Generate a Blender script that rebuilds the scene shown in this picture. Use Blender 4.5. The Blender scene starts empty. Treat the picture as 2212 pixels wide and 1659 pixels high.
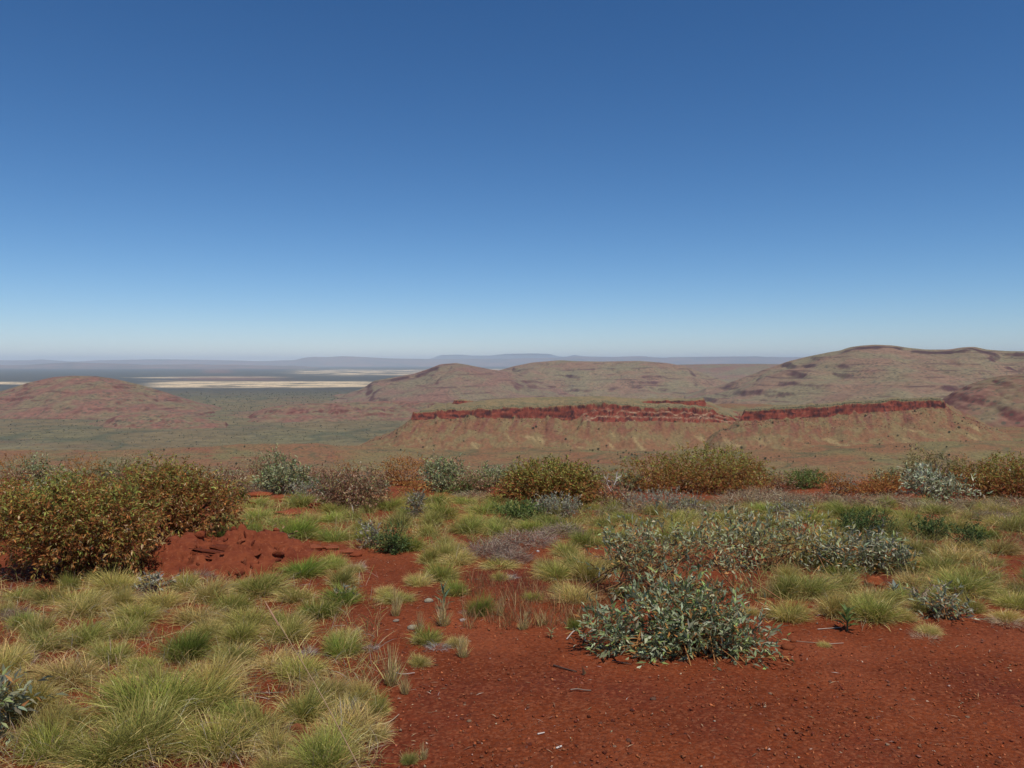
import bpy, math, random
import numpy as np

# ------------------------------------------------------------------ camera, sky, sun, exposure
EYE = 1.65
W_D, H_D = 2212.0, 1659.0                       # pixel frame in which positions were read off the photograph
F_D = (W_D / 2) / math.tan(math.radians(32.5))
PITCH = math.atan((H_D / 2 - 783.0) / F_D)      # camera tilts down a little, horizon above the middle
SUN_EL, SUN_AZ = math.radians(64), math.radians(150)

sc = bpy.context.scene
COL = sc.collection
cam = bpy.data.objects.new('camera', bpy.data.cameras.new('camera'))
COL.objects.link(cam)
cam.data.sensor_width = 36
cam.data.lens = 18 / math.tan(math.radians(32.5))
cam.data.clip_start = 0.05
cam.data.clip_end = 200000
cam.location = (0, 0, EYE)
cam.rotation_euler = (math.pi / 2 - PITCH, 0, 0)
sc.camera = cam

world = bpy.data.worlds.new('World')
sc.world = world
world.use_nodes = True
wn, wl = world.node_tree.nodes, world.node_tree.links
sky = wn.new('ShaderNodeTexSky')
sky.sky_type = 'NISHITA'
sky.sun_disc = False
sky.altitude, sky.air_density, sky.dust_density, sky.ozone_density = 900, 0.8, 0.3, 6.0
sky.sun_elevation, sky.sun_rotation = SUN_EL, SUN_AZ
sep, comb = wn.new('ShaderNodeSeparateColor'), wn.new('ShaderNodeCombineColor')
wl.new(sky.outputs[0], sep.inputs[0])
for ch, (g, k) in enumerate(((1.52, 1.58), (1.22, 1.19), (1.08, 1.10))):   # the camera's deeper blue, same everywhere
    a = wn.new('ShaderNodeMath'); a.operation = 'POWER'; a.inputs[1].default_value = g
    b = wn.new('ShaderNodeMath'); b.operation = 'MULTIPLY'; b.inputs[1].default_value = k * 0.1 ** (g - 1)
    wl.new(sep.outputs[ch], a.inputs[0]); wl.new(a.outputs[0], b.inputs[0]); wl.new(b.outputs[0], comb.inputs[ch])
bg = wn['Background']
wl.new(comb.outputs[0], bg.inputs[0])
bg.inputs[1].default_value = 0.1

sun = bpy.data.objects.new('sun', bpy.data.lights.new('sun', 'SUN'))
COL.objects.link(sun)
sun.data.energy = 3.6
sun.data.angle = math.radians(0.53)
sun.data.color = (1.0, 0.95, 0.87)
sun.rotation_euler = (math.pi / 2 - SUN_EL, 0, math.pi - SUN_AZ)
sun.location = (10, -6, 30)

sc.view_settings.view_transform = 'Standard'
sc.view_settings.look = 'None'
sc.view_settings.exposure = 0.0
sc.view_settings.gamma = 1.0
sc.view_settings.use_curve_mapping = False
sc.render.engine = 'CYCLES'
sc.cycles.use_denoising = True
sc.cycles.max_bounces = 6
sc.cycles.diffuse_bounces = 3
sc.cycles.transmission_bounces = 4
sc.cycles.volume_bounces = 2
sc.cycles.caustics_reflective = False
sc.cycles.caustics_refractive = False

# ------------------------------------------------------------------ helpers
def ray(px, py):
    """direction of a photo pixel, scaled so that its forward (y) component is 1: returns (x, z)"""
    xc = (np.asarray(px, float) - W_D / 2) / F_D
    yc = -(np.asarray(py, float) - H_D / 2) / F_D
    c, s = math.cos(PITCH), math.sin(PITCH)
    dy = c + yc * s
    dz = -s + yc * c
    return xc / dy, dz / dy

_perm = np.random.RandomState(7).permutation(4096)
def _h(ix, iy, seed):
    return _perm[(_perm[(ix + seed * 131) & 4095] + iy) & 4095]
def noise(x, y, seed=0):
    """gradient noise, about -1..1"""
    x, y = np.broadcast_arrays(np.asarray(x, float), np.asarray(y, float))
    ix, iy = np.floor(x).astype(np.int64), np.floor(y).astype(np.int64)
    fx, fy = x - ix, y - iy
    u, v = fx * fx * fx * (fx * (fx * 6 - 15) + 10), fy * fy * fy * (fy * (fy * 6 - 15) + 10)
    def g(i, j):
        a = _h(ix + i, iy + j, seed) * (2 * math.pi / 4096)
        return np.cos(a) * (fx - i) + np.sin(a) * (fy - j)
    n0 = g(0, 0) + u * (g(1, 0) - g(0, 0))
    n1 = g(0, 1) + u * (g(1, 1) - g(0, 1))
    return (n0 + v * (n1 - n0)) * 1.5
def fbm(x, y, seed=0, octv=4, gain=0.5):
    s, a, t = 0, 1.0, 0
    for o in range(octv):
        s = s + a * noise(x * 2 ** o, y * 2 ** o, seed + o * 17); t += a; a *= gain
    return s / t
def sstep(a, b, x):
    t = np.clip((x - a) / (b - a), 0, 1)
    return t * t * (3 - 2 * t)
def mix(a, b, t):
    t = np.asarray(t)[..., None]
    return np.asarray(a) * (1 - t) + np.asarray(b) * t

def mesh(name, V, faces, mat, col=None, smooth=False):
    """one mesh from numpy arrays; faces: list of (n, k) index arrays"""
    me = bpy.data.meshes.new(name)
    V = np.ascontiguousarray(V, dtype=np.float32)
    me.vertices.add(len(V)); me.vertices.foreach_set('co', V.ravel())
    idx = np.concatenate([np.asarray(f, np.int32).ravel() for f in faces])
    tot = np.concatenate([np.full(len(f), np.asarray(f).shape[1], np.int32) for f in faces])
    me.loops.add(len(idx)); me.loops.foreach_set('vertex_index', idx)
    me.polygons.add(len(tot))
    me.polygons.foreach_set('loop_start', np.concatenate([[0], np.cumsum(tot)[:-1]]).astype(np.int32))
    if smooth:
        me.polygons.foreach_set('use_smooth', np.ones(len(tot), bool))
    if col is not None:
        at = me.color_attributes.new('Col', 'FLOAT_COLOR', 'POINT')
        c4 = np.ones((len(V), 4), np.float32); c4[:, :3] = np.broadcast_to(col, (len(V), 3))
        at.data.foreach_set('color', c4.ravel())
    me.update(calc_edges=True)
    me.materials.append(mat)
    return me
def obj(name, me, parent=None, loc=(0, 0, 0), rz=0.0, scale=1.0):
    o = bpy.data.objects.new(name, me); COL.objects.link(o)
    o.location = loc; o.rotation_euler = (0, 0, rz)
    o.scale = (scale,) * 3 if np.isscalar(scale) else scale
    if parent: o.parent = parent
    return o
def tag(o, label=None, cat=None, group=None, kind=None):
    if label: o['label'] = label
    if cat: o['category'] = cat
    if group: o['group'] = group
    if kind: o['kind'] = kind
    return o
def grid_faces(nr, nc):
    i = np.arange(nr * nc).reshape(nr, nc)
    return np.stack([i[:-1, :-1], i[:-1, 1:], i[1:, 1:], i[1:, :-1]], -1).reshape(-1, 4)

# ------------------------------------------------------------------ materials
def new_mat(name):
    m = bpy.data.materials.new(name); m.use_nodes = True
    return m, m.node_tree.nodes, m.node_tree.links, m.node_tree.nodes['Principled BSDF']
def nd(ns, t, **kw):
    n = ns.new(t)
    for k, v in kw.items():
        if k.startswith('i_'):
            n.inputs[int(k[2:]) if k[2:].isdigit() else k[2:]].default_value = v
        else:
            setattr(n, k, v)
    return n
def mixc(ns, ls, fac, a, b, blend='MIX'):
    n = ns.new('ShaderNodeMix'); n.data_type = 'RGBA'; n.blend_type = blend
    for s, v in ((n.inputs[0], fac), (n.inputs[6], a), (n.inputs[7], b)):
        if hasattr(v, 'links'): ls.new(v, s)
        elif isinstance(v, (tuple, list)): s.default_value = (*v, 1) if len(v) == 3 else v
        else: s.default_value = v
    return n.outputs[2]
def ramp(ns, ls, fac, p0, p1, c0=(0, 0, 0), c1=(1, 1, 1)):
    r = ns.new('ShaderNodeValToRGB')
    r.color_ramp.elements[0].position, r.color_ramp.elements[1].position = p0, p1
    r.color_ramp.elements[0].color, r.color_ramp.elements[1].color = (*c0, 1), (*c1, 1)
    ls.new(fac, r.inputs[0])
    return r.outputs[0]

def terrain_mat(name, cell=14.0, dots=0.2, dot_col=(0.05, 0.055, 0.032), grain=6.0, amp=0.45, bump=0.6):
    """far ground: its painted-in rock and soil colours come with the mesh; noise grain and specks of scrub on top"""
    m, ns, ls, p = new_mat(name)
    tc = nd(ns, 'ShaderNodeTexCoord')
    at = nd(ns, 'ShaderNodeVertexColor', layer_name='Col')
    n1 = nd(ns, 'ShaderNodeTexNoise', i_Scale=1.0 / grain, i_Detail=6.0, i_Roughness=0.65)
    ls.new(tc.outputs['Object'], n1.inputs['Vector'])
    c = mixc(ns, ls, 1.0, at.outputs[0], ramp(ns, ls, n1.outputs[0], 0.25, 0.75, (.86 * (1 - amp),) * 3, (.86 * (1 + amp),) * 3), 'MULTIPLY')
    if dots:
        v = nd(ns, 'ShaderNodeTexVoronoi', i_Scale=1.0 / cell)
        ls.new(tc.outputs['Object'], v.inputs['Vector'])
        n2 = nd(ns, 'ShaderNodeTexNoise', i_Scale=1.0 / (cell * 9), i_Detail=3.0)
        ls.new(tc.outputs['Object'], n2.inputs['Vector'])
        th = nd(ns, 'ShaderNodeMath', operation='MULTIPLY', i_1=dots * 2); ls.new(n2.outputs[0], th.inputs[0])
        lt = nd(ns, 'ShaderNodeMath', operation='LESS_THAN'); ls.new(v.outputs['Distance'], lt.inputs[0]); ls.new(th.outputs[0], lt.inputs[1])
        f = nd(ns, 'ShaderNodeMath', operation='MULTIPLY', i_1=0.75); ls.new(lt.outputs[0], f.inputs[0])
        c = mixc(ns, ls, f.outputs[0], c, dot_col)
    ls.new(c, p.inputs['Base Color'])
    p.inputs['Roughness'].default_value = 1.0
    p.inputs['Specular IOR Level'].default_value = 0.1
    b = nd(ns, 'ShaderNodeBump', i_Strength=bump, i_Distance=grain * 0.25)
    ls.new(n1.outputs[0], b.inputs['Height']); ls.new(b.outputs[0], p.inputs['Normal'])
    return m

def leaf_mat(name, rough=0.55, trans=0.3, spec=0.3):
    """leaf or grass blade: colour comes with the mesh, tinted per plant, light also passes through"""
    m, ns, ls, p = new_mat(name)
    at = nd(ns, 'ShaderNodeVertexColor', layer_name='Col')
    oi = nd(ns, 'ShaderNodeObjectInfo')
    c = mixc(ns, ls, 1.0, at.outputs[0], oi.outputs['Color'], 'MULTIPLY')
    ls.new(c, p.inputs['Base Color'])
    p.inputs['Roughness'].default_value = rough
    p.inputs['Specular IOR Level'].default_value = spec
    tr = nd(ns, 'ShaderNodeBsdfTranslucent'); ls.new(c, tr.inputs[0])
    mx = nd(ns, 'ShaderNodeMixShader', i_0=trans)
    ls.new(p.outputs[0], mx.inputs[1]); ls.new(tr.outputs[0], mx.inputs[2])
    ls.new(mx.outputs[0], ns['Material Output'].inputs[0])
    return m

def soil_mat():
    m, ns, ls, p = new_mat('red_soil')
    tc = nd(ns, 'ShaderNodeTexCoord')
    at = nd(ns, 'ShaderNodeVertexColor', layer_name='Col')
    def tex(t, sc_, **kw):
        n = nd(ns, t, i_Scale=sc_, **kw); ls.new(tc.outputs['Object'], n.inputs['Vector']); return n
    big = tex('ShaderNodeTexNoise', 1.3, i_Detail=5.0, i_Roughness=0.6)
    fine = tex('ShaderNodeTexNoise', 45.0, i_Detail=6.0, i_Roughness=0.7)
    c = mixc(ns, ls, 1.0, at.outputs[0], ramp(ns, ls, big.outputs[0], 0.3, 0.7, (0.72, 0.66, 0.68), (1.22, 1.26, 1.28)), 'MULTIPLY')
    c = mixc(ns, ls, 1.0, c, ramp(ns, ls, fine.outputs[0], 0.3, 0.72, (0.52, 0.48, 0.48), (1.45, 1.52, 1.56)), 'MULTIPLY')
    v1 = tex('ShaderNodeTexVoronoi', 70.0); v2 = tex('ShaderNodeTexVoronoi', 190.0)
    cc = nd(ns, 'ShaderNodeSeparateColor'); ls.new(v1.outputs['Color'], cc.inputs[0])
    peb = ramp(ns, ls, cc.outputs[0], 0.55, 0.62)
    pc = mixc(ns, ls, cc.outputs[1], (0.12, 0.030, 0.013), (0.32, 0.10, 0.042))
    pf = nd(ns, 'ShaderNodeMath', operation='MULTIPLY', i_1=0.55); ls.new(peb, pf.inputs[0])
    c = mixc(ns, ls, pf.outputs[0], c, pc)
    ls.new(c, p.inputs['Base Color'])
    p.inputs['Roughness'].default_value = 0.95
    p.inputs['Specular IOR Level'].default_value = 0.12
    b1 = nd(ns, 'ShaderNodeBump', i_Strength=0.6, i_Distance=0.006); b1.invert = True
    ls.new(v1.outputs['Distance'], b1.inputs['Height'])
    b2 = nd(ns, 'ShaderNodeBump', i_Strength=0.5, i_Distance=0.003); b2.invert = True
    ls.new(v2.outputs['Distance'], b2.inputs['Height']); ls.new(b1.outputs[0], b2.inputs['Normal'])
    b3 = nd(ns, 'ShaderNodeBump', i_Strength=0.7, i_Distance=0.012)
    ls.new(fine.outputs[0], b3.inputs['Height']); ls.new(b2.outputs[0], b3.inputs['Normal'])
    ls.new(b3.outputs[0], p.inputs['Normal'])
    return m

def rock_mat(name, c0, c1, c2, scale=9.0):
    m, ns, ls, p = new_mat(name)
    tc = nd(ns, 'ShaderNodeTexCoord'); oi = nd(ns, 'ShaderNodeObjectInfo')
    n1 = nd(ns, 'ShaderNodeTexNoise', i_Scale=scale, i_Detail=8.0, i_Roughness=0.7)
    n2 = nd(ns, 'ShaderNodeTexNoise', i_Scale=scale * 5, i_Detail=5.0, i_Roughness=0.7)
    ls.new(tc.outputs['Object'], n1.inputs['Vector']); ls.new(tc.outputs['Object'], n2.inputs['Vector'])
    c = mixc(ns, ls, ramp(ns, ls, n1.outputs[0], 0.35, 0.65), c0, c1)
    c = mixc(ns, ls, ramp(ns, ls, n2.outputs[0], 0.58, 0.72), c, c2)
    c = mixc(ns, ls, 1.0, c, oi.outputs['Color'], 'MULTIPLY')
    ls.new(c, p.inputs['Base Color'])
    p.inputs['Roughness'].default_value = 0.9
    p.inputs['Specular IOR Level'].default_value = 0.15
    b = nd(ns, 'ShaderNodeBump', i_Strength=0.8, i_Distance=0.012)
    ls.new(n2.outputs[0], b.inputs['Height']); ls.new(b.outputs[0], p.inputs['Normal'])
    return m

M_SOIL = soil_mat()
M_HILL = terrain_mat('hill_scrub_and_rock', cell=17.0, dots=0.26, dot_col=(0.075, 0.07, 0.045), grain=18.0, amp=0.42)
M_MESA = terrain_mat('mesa_rock_and_scree', cell=8.0, dots=0.10, grain=5.0, amp=0.38)
M_VALLEY = terrain_mat('valley_soil_and_scrub', cell=5.5, dots=0.27, grain=6.0, amp=0.42)
M_PLAIN = terrain_mat('plain_scrub', cell=22.0, dots=0.28, dot_col=(0.085, 0.085, 0.055), grain=50.0, amp=0.36)
M_RANGE = terrain_mat('far_range', dots=0, grain=500.0, amp=0.25)
M_LEAF = leaf_mat('leaf', 0.6, 0.35, 0.14)
M_GREYLEAF = leaf_mat('grey_leaf', 0.6, 0.25, 0.12)
M_GRASS = leaf_mat('spinifex_blade', 0.6, 0.36, 0.12)
M_DRY = leaf_mat('dry_stem', 0.75, 0.25, 0.1)
M_BARK = leaf_mat('bark', 0.85, 0.0, 0.15)
M_ROCK = rock_mat('ironstone', (0.17, 0.038, 0.018), (0.28, 0.075, 0.030), (0.38, 0.15, 0.075))
M_STONE = rock_mat('stone', (0.75, 0.7, 0.7), (1.0, 1.0, 1.0), (1.3, 1.35, 1.4), 30.0)

# ------------------------------------------------------------------ the lie of the land
_ys = np.linspace(0, 900, 90001)
_sl = np.interp(_ys, [0, 3, 4.5, 8, 10, 14, 18, 30, 60, 500, 650, 900], [0, 0, .035, .045, .072, .080, .165, .27, .27, .25, .0, .0])
_zs = -np.concatenate([[0], np.cumsum((_sl[1:] + _sl[:-1]) / 2 * np.diff(_ys))])
OUT_X, OUT_Y = -3.05, 7.75                       # centre of the red rock outcrop
def G(x, y):
    """height of the near ground"""
    x, y = np.asarray(x, float), np.asarray(y, float)
    z = np.interp(np.maximum(y, 0), _ys, _zs)
    far = sstep(3, 14, y)
    z = z + 0.035 * noise(x * .55, y * .55, 3) * (0.4 + far) + 0.12 * noise(x * .13 + 5, y * .13, 4) * far
    z = z + 0.09 * np.exp(-(((x - OUT_X) / .75) ** 2 + ((y - OUT_Y) / .65) ** 2))
    return z
def hit(px, py):
    """where the sight line of a photo pixel meets the near ground"""
    rx, rz = ray(px, py)
    d = np.linspace(1.5, 60, 12000)
    f = EYE + rz * d - G(rx * d, d)
    k = np.argmax(f < 0)
    if f[k] >= 0: k = np.argmin(np.abs(d - 18.5))             # hidden behind the crest
    return float(rx * d[k]), float(d[k]), float(G(rx * d[k], d[k]))

# ------------------------------------------------------------------ setting: near ground, valley bench, plain
def build_ground():
    az = np.radians(np.linspace(-70, 70, 390))
    r = np.concatenate([np.linspace(0.5, 2.2, 8)[:-1], 2.2 * (64 / 2.2) ** np.linspace(0, 1, 290)[:-1], np.geomspace(64, 1000, 36)])
    A, R = np.meshgrid(az, r)
    X, Y = R * np.sin(A), R * np.cos(A)
    Z = G(X, Y)
    near = 1 - sstep(8, 25, R)
    Z += near * (0.010 * fbm(X * 5, Y * 5, 21, 3) + 0.006 * fbm(X * 22, Y * 22, 23, 3))
    base = np.array([0.192, 0.0405, 0.0110])
    c = np.broadcast_to(base, X.shape + (3,)).copy()
    n = fbm(X * .7, Y * .7, 31, 4)
    c = mix(c, np.array([0.235, 0.056, 0.019]), sstep(.0, .5, n))
    c = mix(c, np.array([0.145, 0.028, 0.0125]), sstep(.0, .5, -n))
    back = sstep(6.5, 8.5, Y) * (0.5 + 0.5 * fbm(X * 1.6, Y * 1.6, 33, 3))
    c = mix(c, np.array([0.32, 0.088, 0.034]), np.clip(back, 0, 1) * .8)
    hill = sstep(25, 45, R)
    c = mix(c, np.array([0.21, 0.12, 0.06]), hill)
    me = mesh('ground', np.stack([X, Y, Z], -1).reshape(-1, 3), [grid_faces(*X.shape)], M_SOIL, c.reshape(-1, 3), True)
    return tag(obj('ground', me), 'red gravelly soil of the hilltop in the foreground', kind='structure')

def terrace(z, step, nz, strength, lo=.72):
    q = z / step + nz
    f = np.floor(q); r = q - f
    rr = np.where(r < lo, r * .35 / lo, .35 + (r - lo) / (1 - lo) * .65)
    return z + (rr - r) * step * strength

def polar(px0, px1, ncol, d0, d1, nrow, geo=True):
    px = np.linspace(px0, px1, ncol)
    rx, _ = ray(px, 783.0)
    d = np.geomspace(d0, d1, nrow) if geo else np.linspace(d0, d1, nrow)
    X = rx[None, :] * d[:, None]
    Y = np.broadcast_to(d[:, None], X.shape).copy()
    PX = np.broadcast_to(px[None, :], X.shape)
    return X, Y, PX
def slope_of(X, Y, Z):
    P = np.stack([X, Y, Z], -1)
    a = np.gradient(P, axis=0); b = np.gradient(P, axis=1)
    n = np.cross(a, b); n /= np.linalg.norm(n, axis=-1, keepdims=True) + 1e-9
    return 1 - np.abs(n[..., 2])

def valley_height(X, Y):
    z0 = fbm(X / 420, Y / 300, 41, 4) * 15 - 151
    z0 = z0 + 5 * np.exp(-((X + 480) / 260) ** 2) * np.exp(-((Y - 1330) / 160) ** 2) * 2
    z0 = z0 + 20 * sstep(150, 700, X) * sstep(1050, 1330, Y)
    z0 = terrace(z0, 7.0, .25 * noise(X / 90, Y / 90, 43), sstep(-.05, .35, noise(X / 260, Y / 200, 45)) * .95)
    dist = Y + .12 * np.abs(X)
    drop = sstep(1430, 1880, dist) * (1 - sstep(-60, 330, X - .12 * (Y - 1500)))
    return z0 - drop * 62 + fbm(X / 22, Y / 22, 47, 3) * 1.3
def build_valley():
    X, Y, PX = polar(-330, 2560, 480, 540, 2450, 230)
    Z = valley_height(X, Y)
    s = slope_of(X, Y, Z)
    n1, n2 = fbm(X / 130, Y / 130, 51, 4), fbm(X / 38, Y / 38, 53, 3)
    c = mix([0.265, 0.130, 0.060], [0.225, 0.175, 0.072], sstep(-.25, .3, n1))
    c = mix(c, [0.265, 0.098, 0.052], sstep(.1, .5, n2) * sstep(-.2, .3, fbm(X / 300, Y / 300, 59, 2)))
    creek = 1 - sstep(.0, .055, np.abs(fbm(X / 210 + .3, Y / 170, 55, 3)))
    c = mix(c, [0.115, 0.112, 0.052], creek * .75)
    far = sstep(1450, 1900, Y + .12 * np.abs(X)) * (1 - sstep(100, 420, X))
    c = mix(c, [0.195, 0.165, 0.080], far * .9)
    c = mix(c, [0.155, 0.038, 0.028], sstep(.05, .12, s) * sstep(-.3, .1, n2) * (1 - far))
    me = mesh('valley_floor', np.stack([X, Y, Z], -1).reshape(-1, 3), [grid_faces(*X.shape)], M_VALLEY, c.reshape(-1, 3), True)
    return tag(obj('valley_floor', me), 'ochre valley bench dotted with scrub below the mesas', kind='structure'), X, Y, Z

PLAIN_Z = -190.0
def pxmask(PX, PY, x0, x1, y0, y1, fx=25, fy=2.0, wob=0):
    return sstep(x0 - fx, x0 + fx, PX + wob) * (1 - sstep(x1 - fx, x1 + fx, PX + wob)) * sstep(y0 - fy, y0 + fy, PY) * (1 - sstep(y1 - fy, y1 + fy, PY))
def build_plain():
    X, Y, PX = polar(-420, 2640, 400, 1300, 66000, 300)
    PY = 783 + F_D * (EYE - PLAIN_Z) / Y
    Z = PLAIN_Z + fbm(X / 900, Y / 900, 61, 3) * 3 * (1 - sstep(5000, 9000, Y))
    n = fbm(X / 700, Y / 700, 63, 4); m = fbm(X / 170, Y / 170, 65, 3)
    c = mix([0.195, 0.165, 0.080], [0.220, 0.160, 0.080], sstep(-.3, .4, n))
    c = mix(c, [0.150, 0.126, 0.070], sstep(.0, .5, m) * .8)
    c = mix(c, [0.235, 0.130, 0.082], sstep(.25, .55, fbm(X / 420, Y / 420, 67, 3)) * .8)
    creek = 1 - sstep(.0, .05, np.abs(fbm(X / 620, Y / 700 + .7, 75, 3)))
    c = mix(c, [0.105, 0.112, 0.062], creek * .8)
    c = mix(c, [0.23, 0.19, 0.10], sstep(.3, .5, fbm(X / 260, Y / 500, 77, 3)) * .6)
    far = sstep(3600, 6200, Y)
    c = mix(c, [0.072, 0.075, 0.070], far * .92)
    st = fbm(X / 1500, Y / 600, 69, 4)
    wob = st * 130; wy = st * 3.0
    pale = np.maximum.reduce([
        pxmask(PX, PY + wy, 330, 815, 824, 837, 40, 2.2, wob), pxmask(PX, PY + wy, 640, 1010, 799, 810, 40, 2.2, wob) * sstep(-.25, .1, fbm(X / 900, Y / 900, 71, 3)),
        pxmask(PX, PY + wy, -120, 70, 825, 830, 30, 1.2, wob), pxmask(PX, PY + wy, 300, 600, 814, 817, 40, 1.0, wob) * .7,
        pxmask(PX, PY + wy, 1020, 1110, 797, 801, 30, 1.0, wob) * .8])
    streak = sstep(.05, .3, fbm(X / 420, Y / 260, 73, 4)) * .85
    c = mix(c, [0.80, 0.60, 0.36], np.clip(pale * 1.15, 0, 1) * (1 - streak))
    c = mix(c, [0.30, 0.13, 0.09], pxmask(PX, PY, 440, 500, 797, 806, 14, 3) * .5 + pxmask(PX, PY + wy, 380, 600, 814, 822, 60, 3, wob) * .5)
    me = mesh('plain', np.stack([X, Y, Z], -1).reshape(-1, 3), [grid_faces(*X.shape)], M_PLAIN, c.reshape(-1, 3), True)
    return tag(obj('plain', me), 'wide scrub plain with pale grassland reaching the horizon', kind='structure')

# ------------------------------------------------------------------ hills drawn along their skylines
def ridge(name, label, pts, R, base, wf, wb, amp, seed, cols, nu=420, nv=150, step=0, tstr=0.8, power=1.0, mat=None, gully=0.0, rock=(.05, .16), band=0.0, topband=None):
    pts = np.array(pts, float)
    nu, nv = int(nu * .66), int(nv * .62)
    px = np.linspace(pts[0, 0], pts[-1, 0], nu)
    py = np.interp(px, pts[:, 0], pts[:, 1])
    k = (5 if mat is not None else max(3, nu // 60)) | 1                                     # round the corners of the traced skyline
    py = np.convolve(np.pad(py, k // 2, 'edge'), np.ones(k) / k, 'valid')
    Rv = np.interp(px, np.linspace(px[0], px[-1], len(np.atleast_1d(R))), np.atleast_1d(R))
    rx, rz = ray(px, py)
    zc = EYE + rz * Rv
    hgt = np.maximum(zc - base, 2.0)
    v = np.concatenate([-(np.linspace(1, 0, int(nv * .75)) ** 1.25), np.linspace(0, 1, nv - int(nv * .75) + 1)[1:]])
    V_, U_ = np.meshgrid(v, px, indexing='ij')
    D = Rv[None, :] + np.where(V_ < 0, V_ * wf, V_ * wb)
    X = rx[None, :] * D; Y = D
    warp = fbm(X / wf * 2.6, Y / wf * 2.6, seed, 4) * .22
    t = np.clip(np.abs(V_) * (1 + warp * sstep(0, .25, np.abs(V_))), 0, 1)
    prof = (0.5 + 0.5 * np.cos(np.pi * t)) ** power
    Z = base + hgt[None, :] * prof
    away = sstep(0.0, 0.18, np.abs(V_))
    g = 1 - np.abs(fbm(X / (wf * .22), Y / (wf * .5), seed + 5, 3)) * 2
    Z = Z + away * prof ** .5 * (amp * fbm(X / wf * 4, Y / wf * 4, seed + 9, 5) - gully * np.clip(g - .3, 0, 1))
    if step:
        msk = sstep(-.1, .35, fbm(X / wf * 3.2, Y / wf * 2.2, seed + 13, 3))
        Zt = terrace(Z, step, .9 * fbm(X / wf * 3, Y / wf * 3, seed + 15, 4), msk * tstr)
        Z = Z + (Zt - Z) * sstep(0.0, .05, np.abs(V_))
    edge = np.minimum(1, np.minimum(U_ - px[0], px[-1] - U_) / ((px[-1] - px[0]) * .04))
    Z = np.where(edge < 1, base + (Z - base) * edge, Z) - 12 * (np.abs(V_) > .985)
    s = slope_of(X, Y, Z)
    veg, soil, rk = [np.array(q) for q in cols]
    n1, n2 = fbm(X / wf * 5, Y / wf * 5, seed + 21, 4), fbm(X / wf * 22, Y / wf * 22, seed + 23, 3)
    hrel = (Z - base) / (hgt.max())
    c = mix(veg, soil, sstep(-.35, .35, n1 + .35 * n2)) 
    c = mix(c, rk, sstep(rock[0], rock[1], s + .03 * n2) * (.55 + .45 * sstep(-.3, .3, n2)))
    if band:                                                      # beds of dark ironstone cropping out along the contours
        ph = Z / band + .55 * fbm(X / wf * 2.4, Y / wf * 2.4, seed + 31, 3)
        bed = sstep(.66, .74, ph - np.floor(ph)) * (1 - sstep(.80, .88, ph - np.floor(ph)))
        bed = bed * sstep(-.10, .14, fbm(X / wf * 11, Y / wf * 6, seed + 33, 4) + .12 * n2) * (V_ < 0) * .75
        c = mix(c, rk * .9, bed)
    if topband:
        dz = hgt[None, :] + base - Z + 7 * fbm(X / 90, Y / 90, seed + 35, 3)
        tb = sstep(topband[0], topband[0] + 4, dz) * (1 - sstep(topband[1], topband[1] + 8, dz)) * (V_ < 0) * sstep(topband[2], topband[2] + 40, U_) * (1 - sstep((topband + (9999,))[3] - 40, (topband + (9999,))[3], U_)) * sstep(-.25, 0, fbm(X / 160, Y / 160, seed + 37, 3))
        c = mix(c, rk * .8, tb * .95)
    me = mesh(name, np.stack([X, Y, Z], -1).reshape(-1, 3), [grid_faces(*X.shape)], mat or M_HILL, c.reshape(-1, 3), True)
    return tag(obj(name, me), label, kind='structure')

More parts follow.
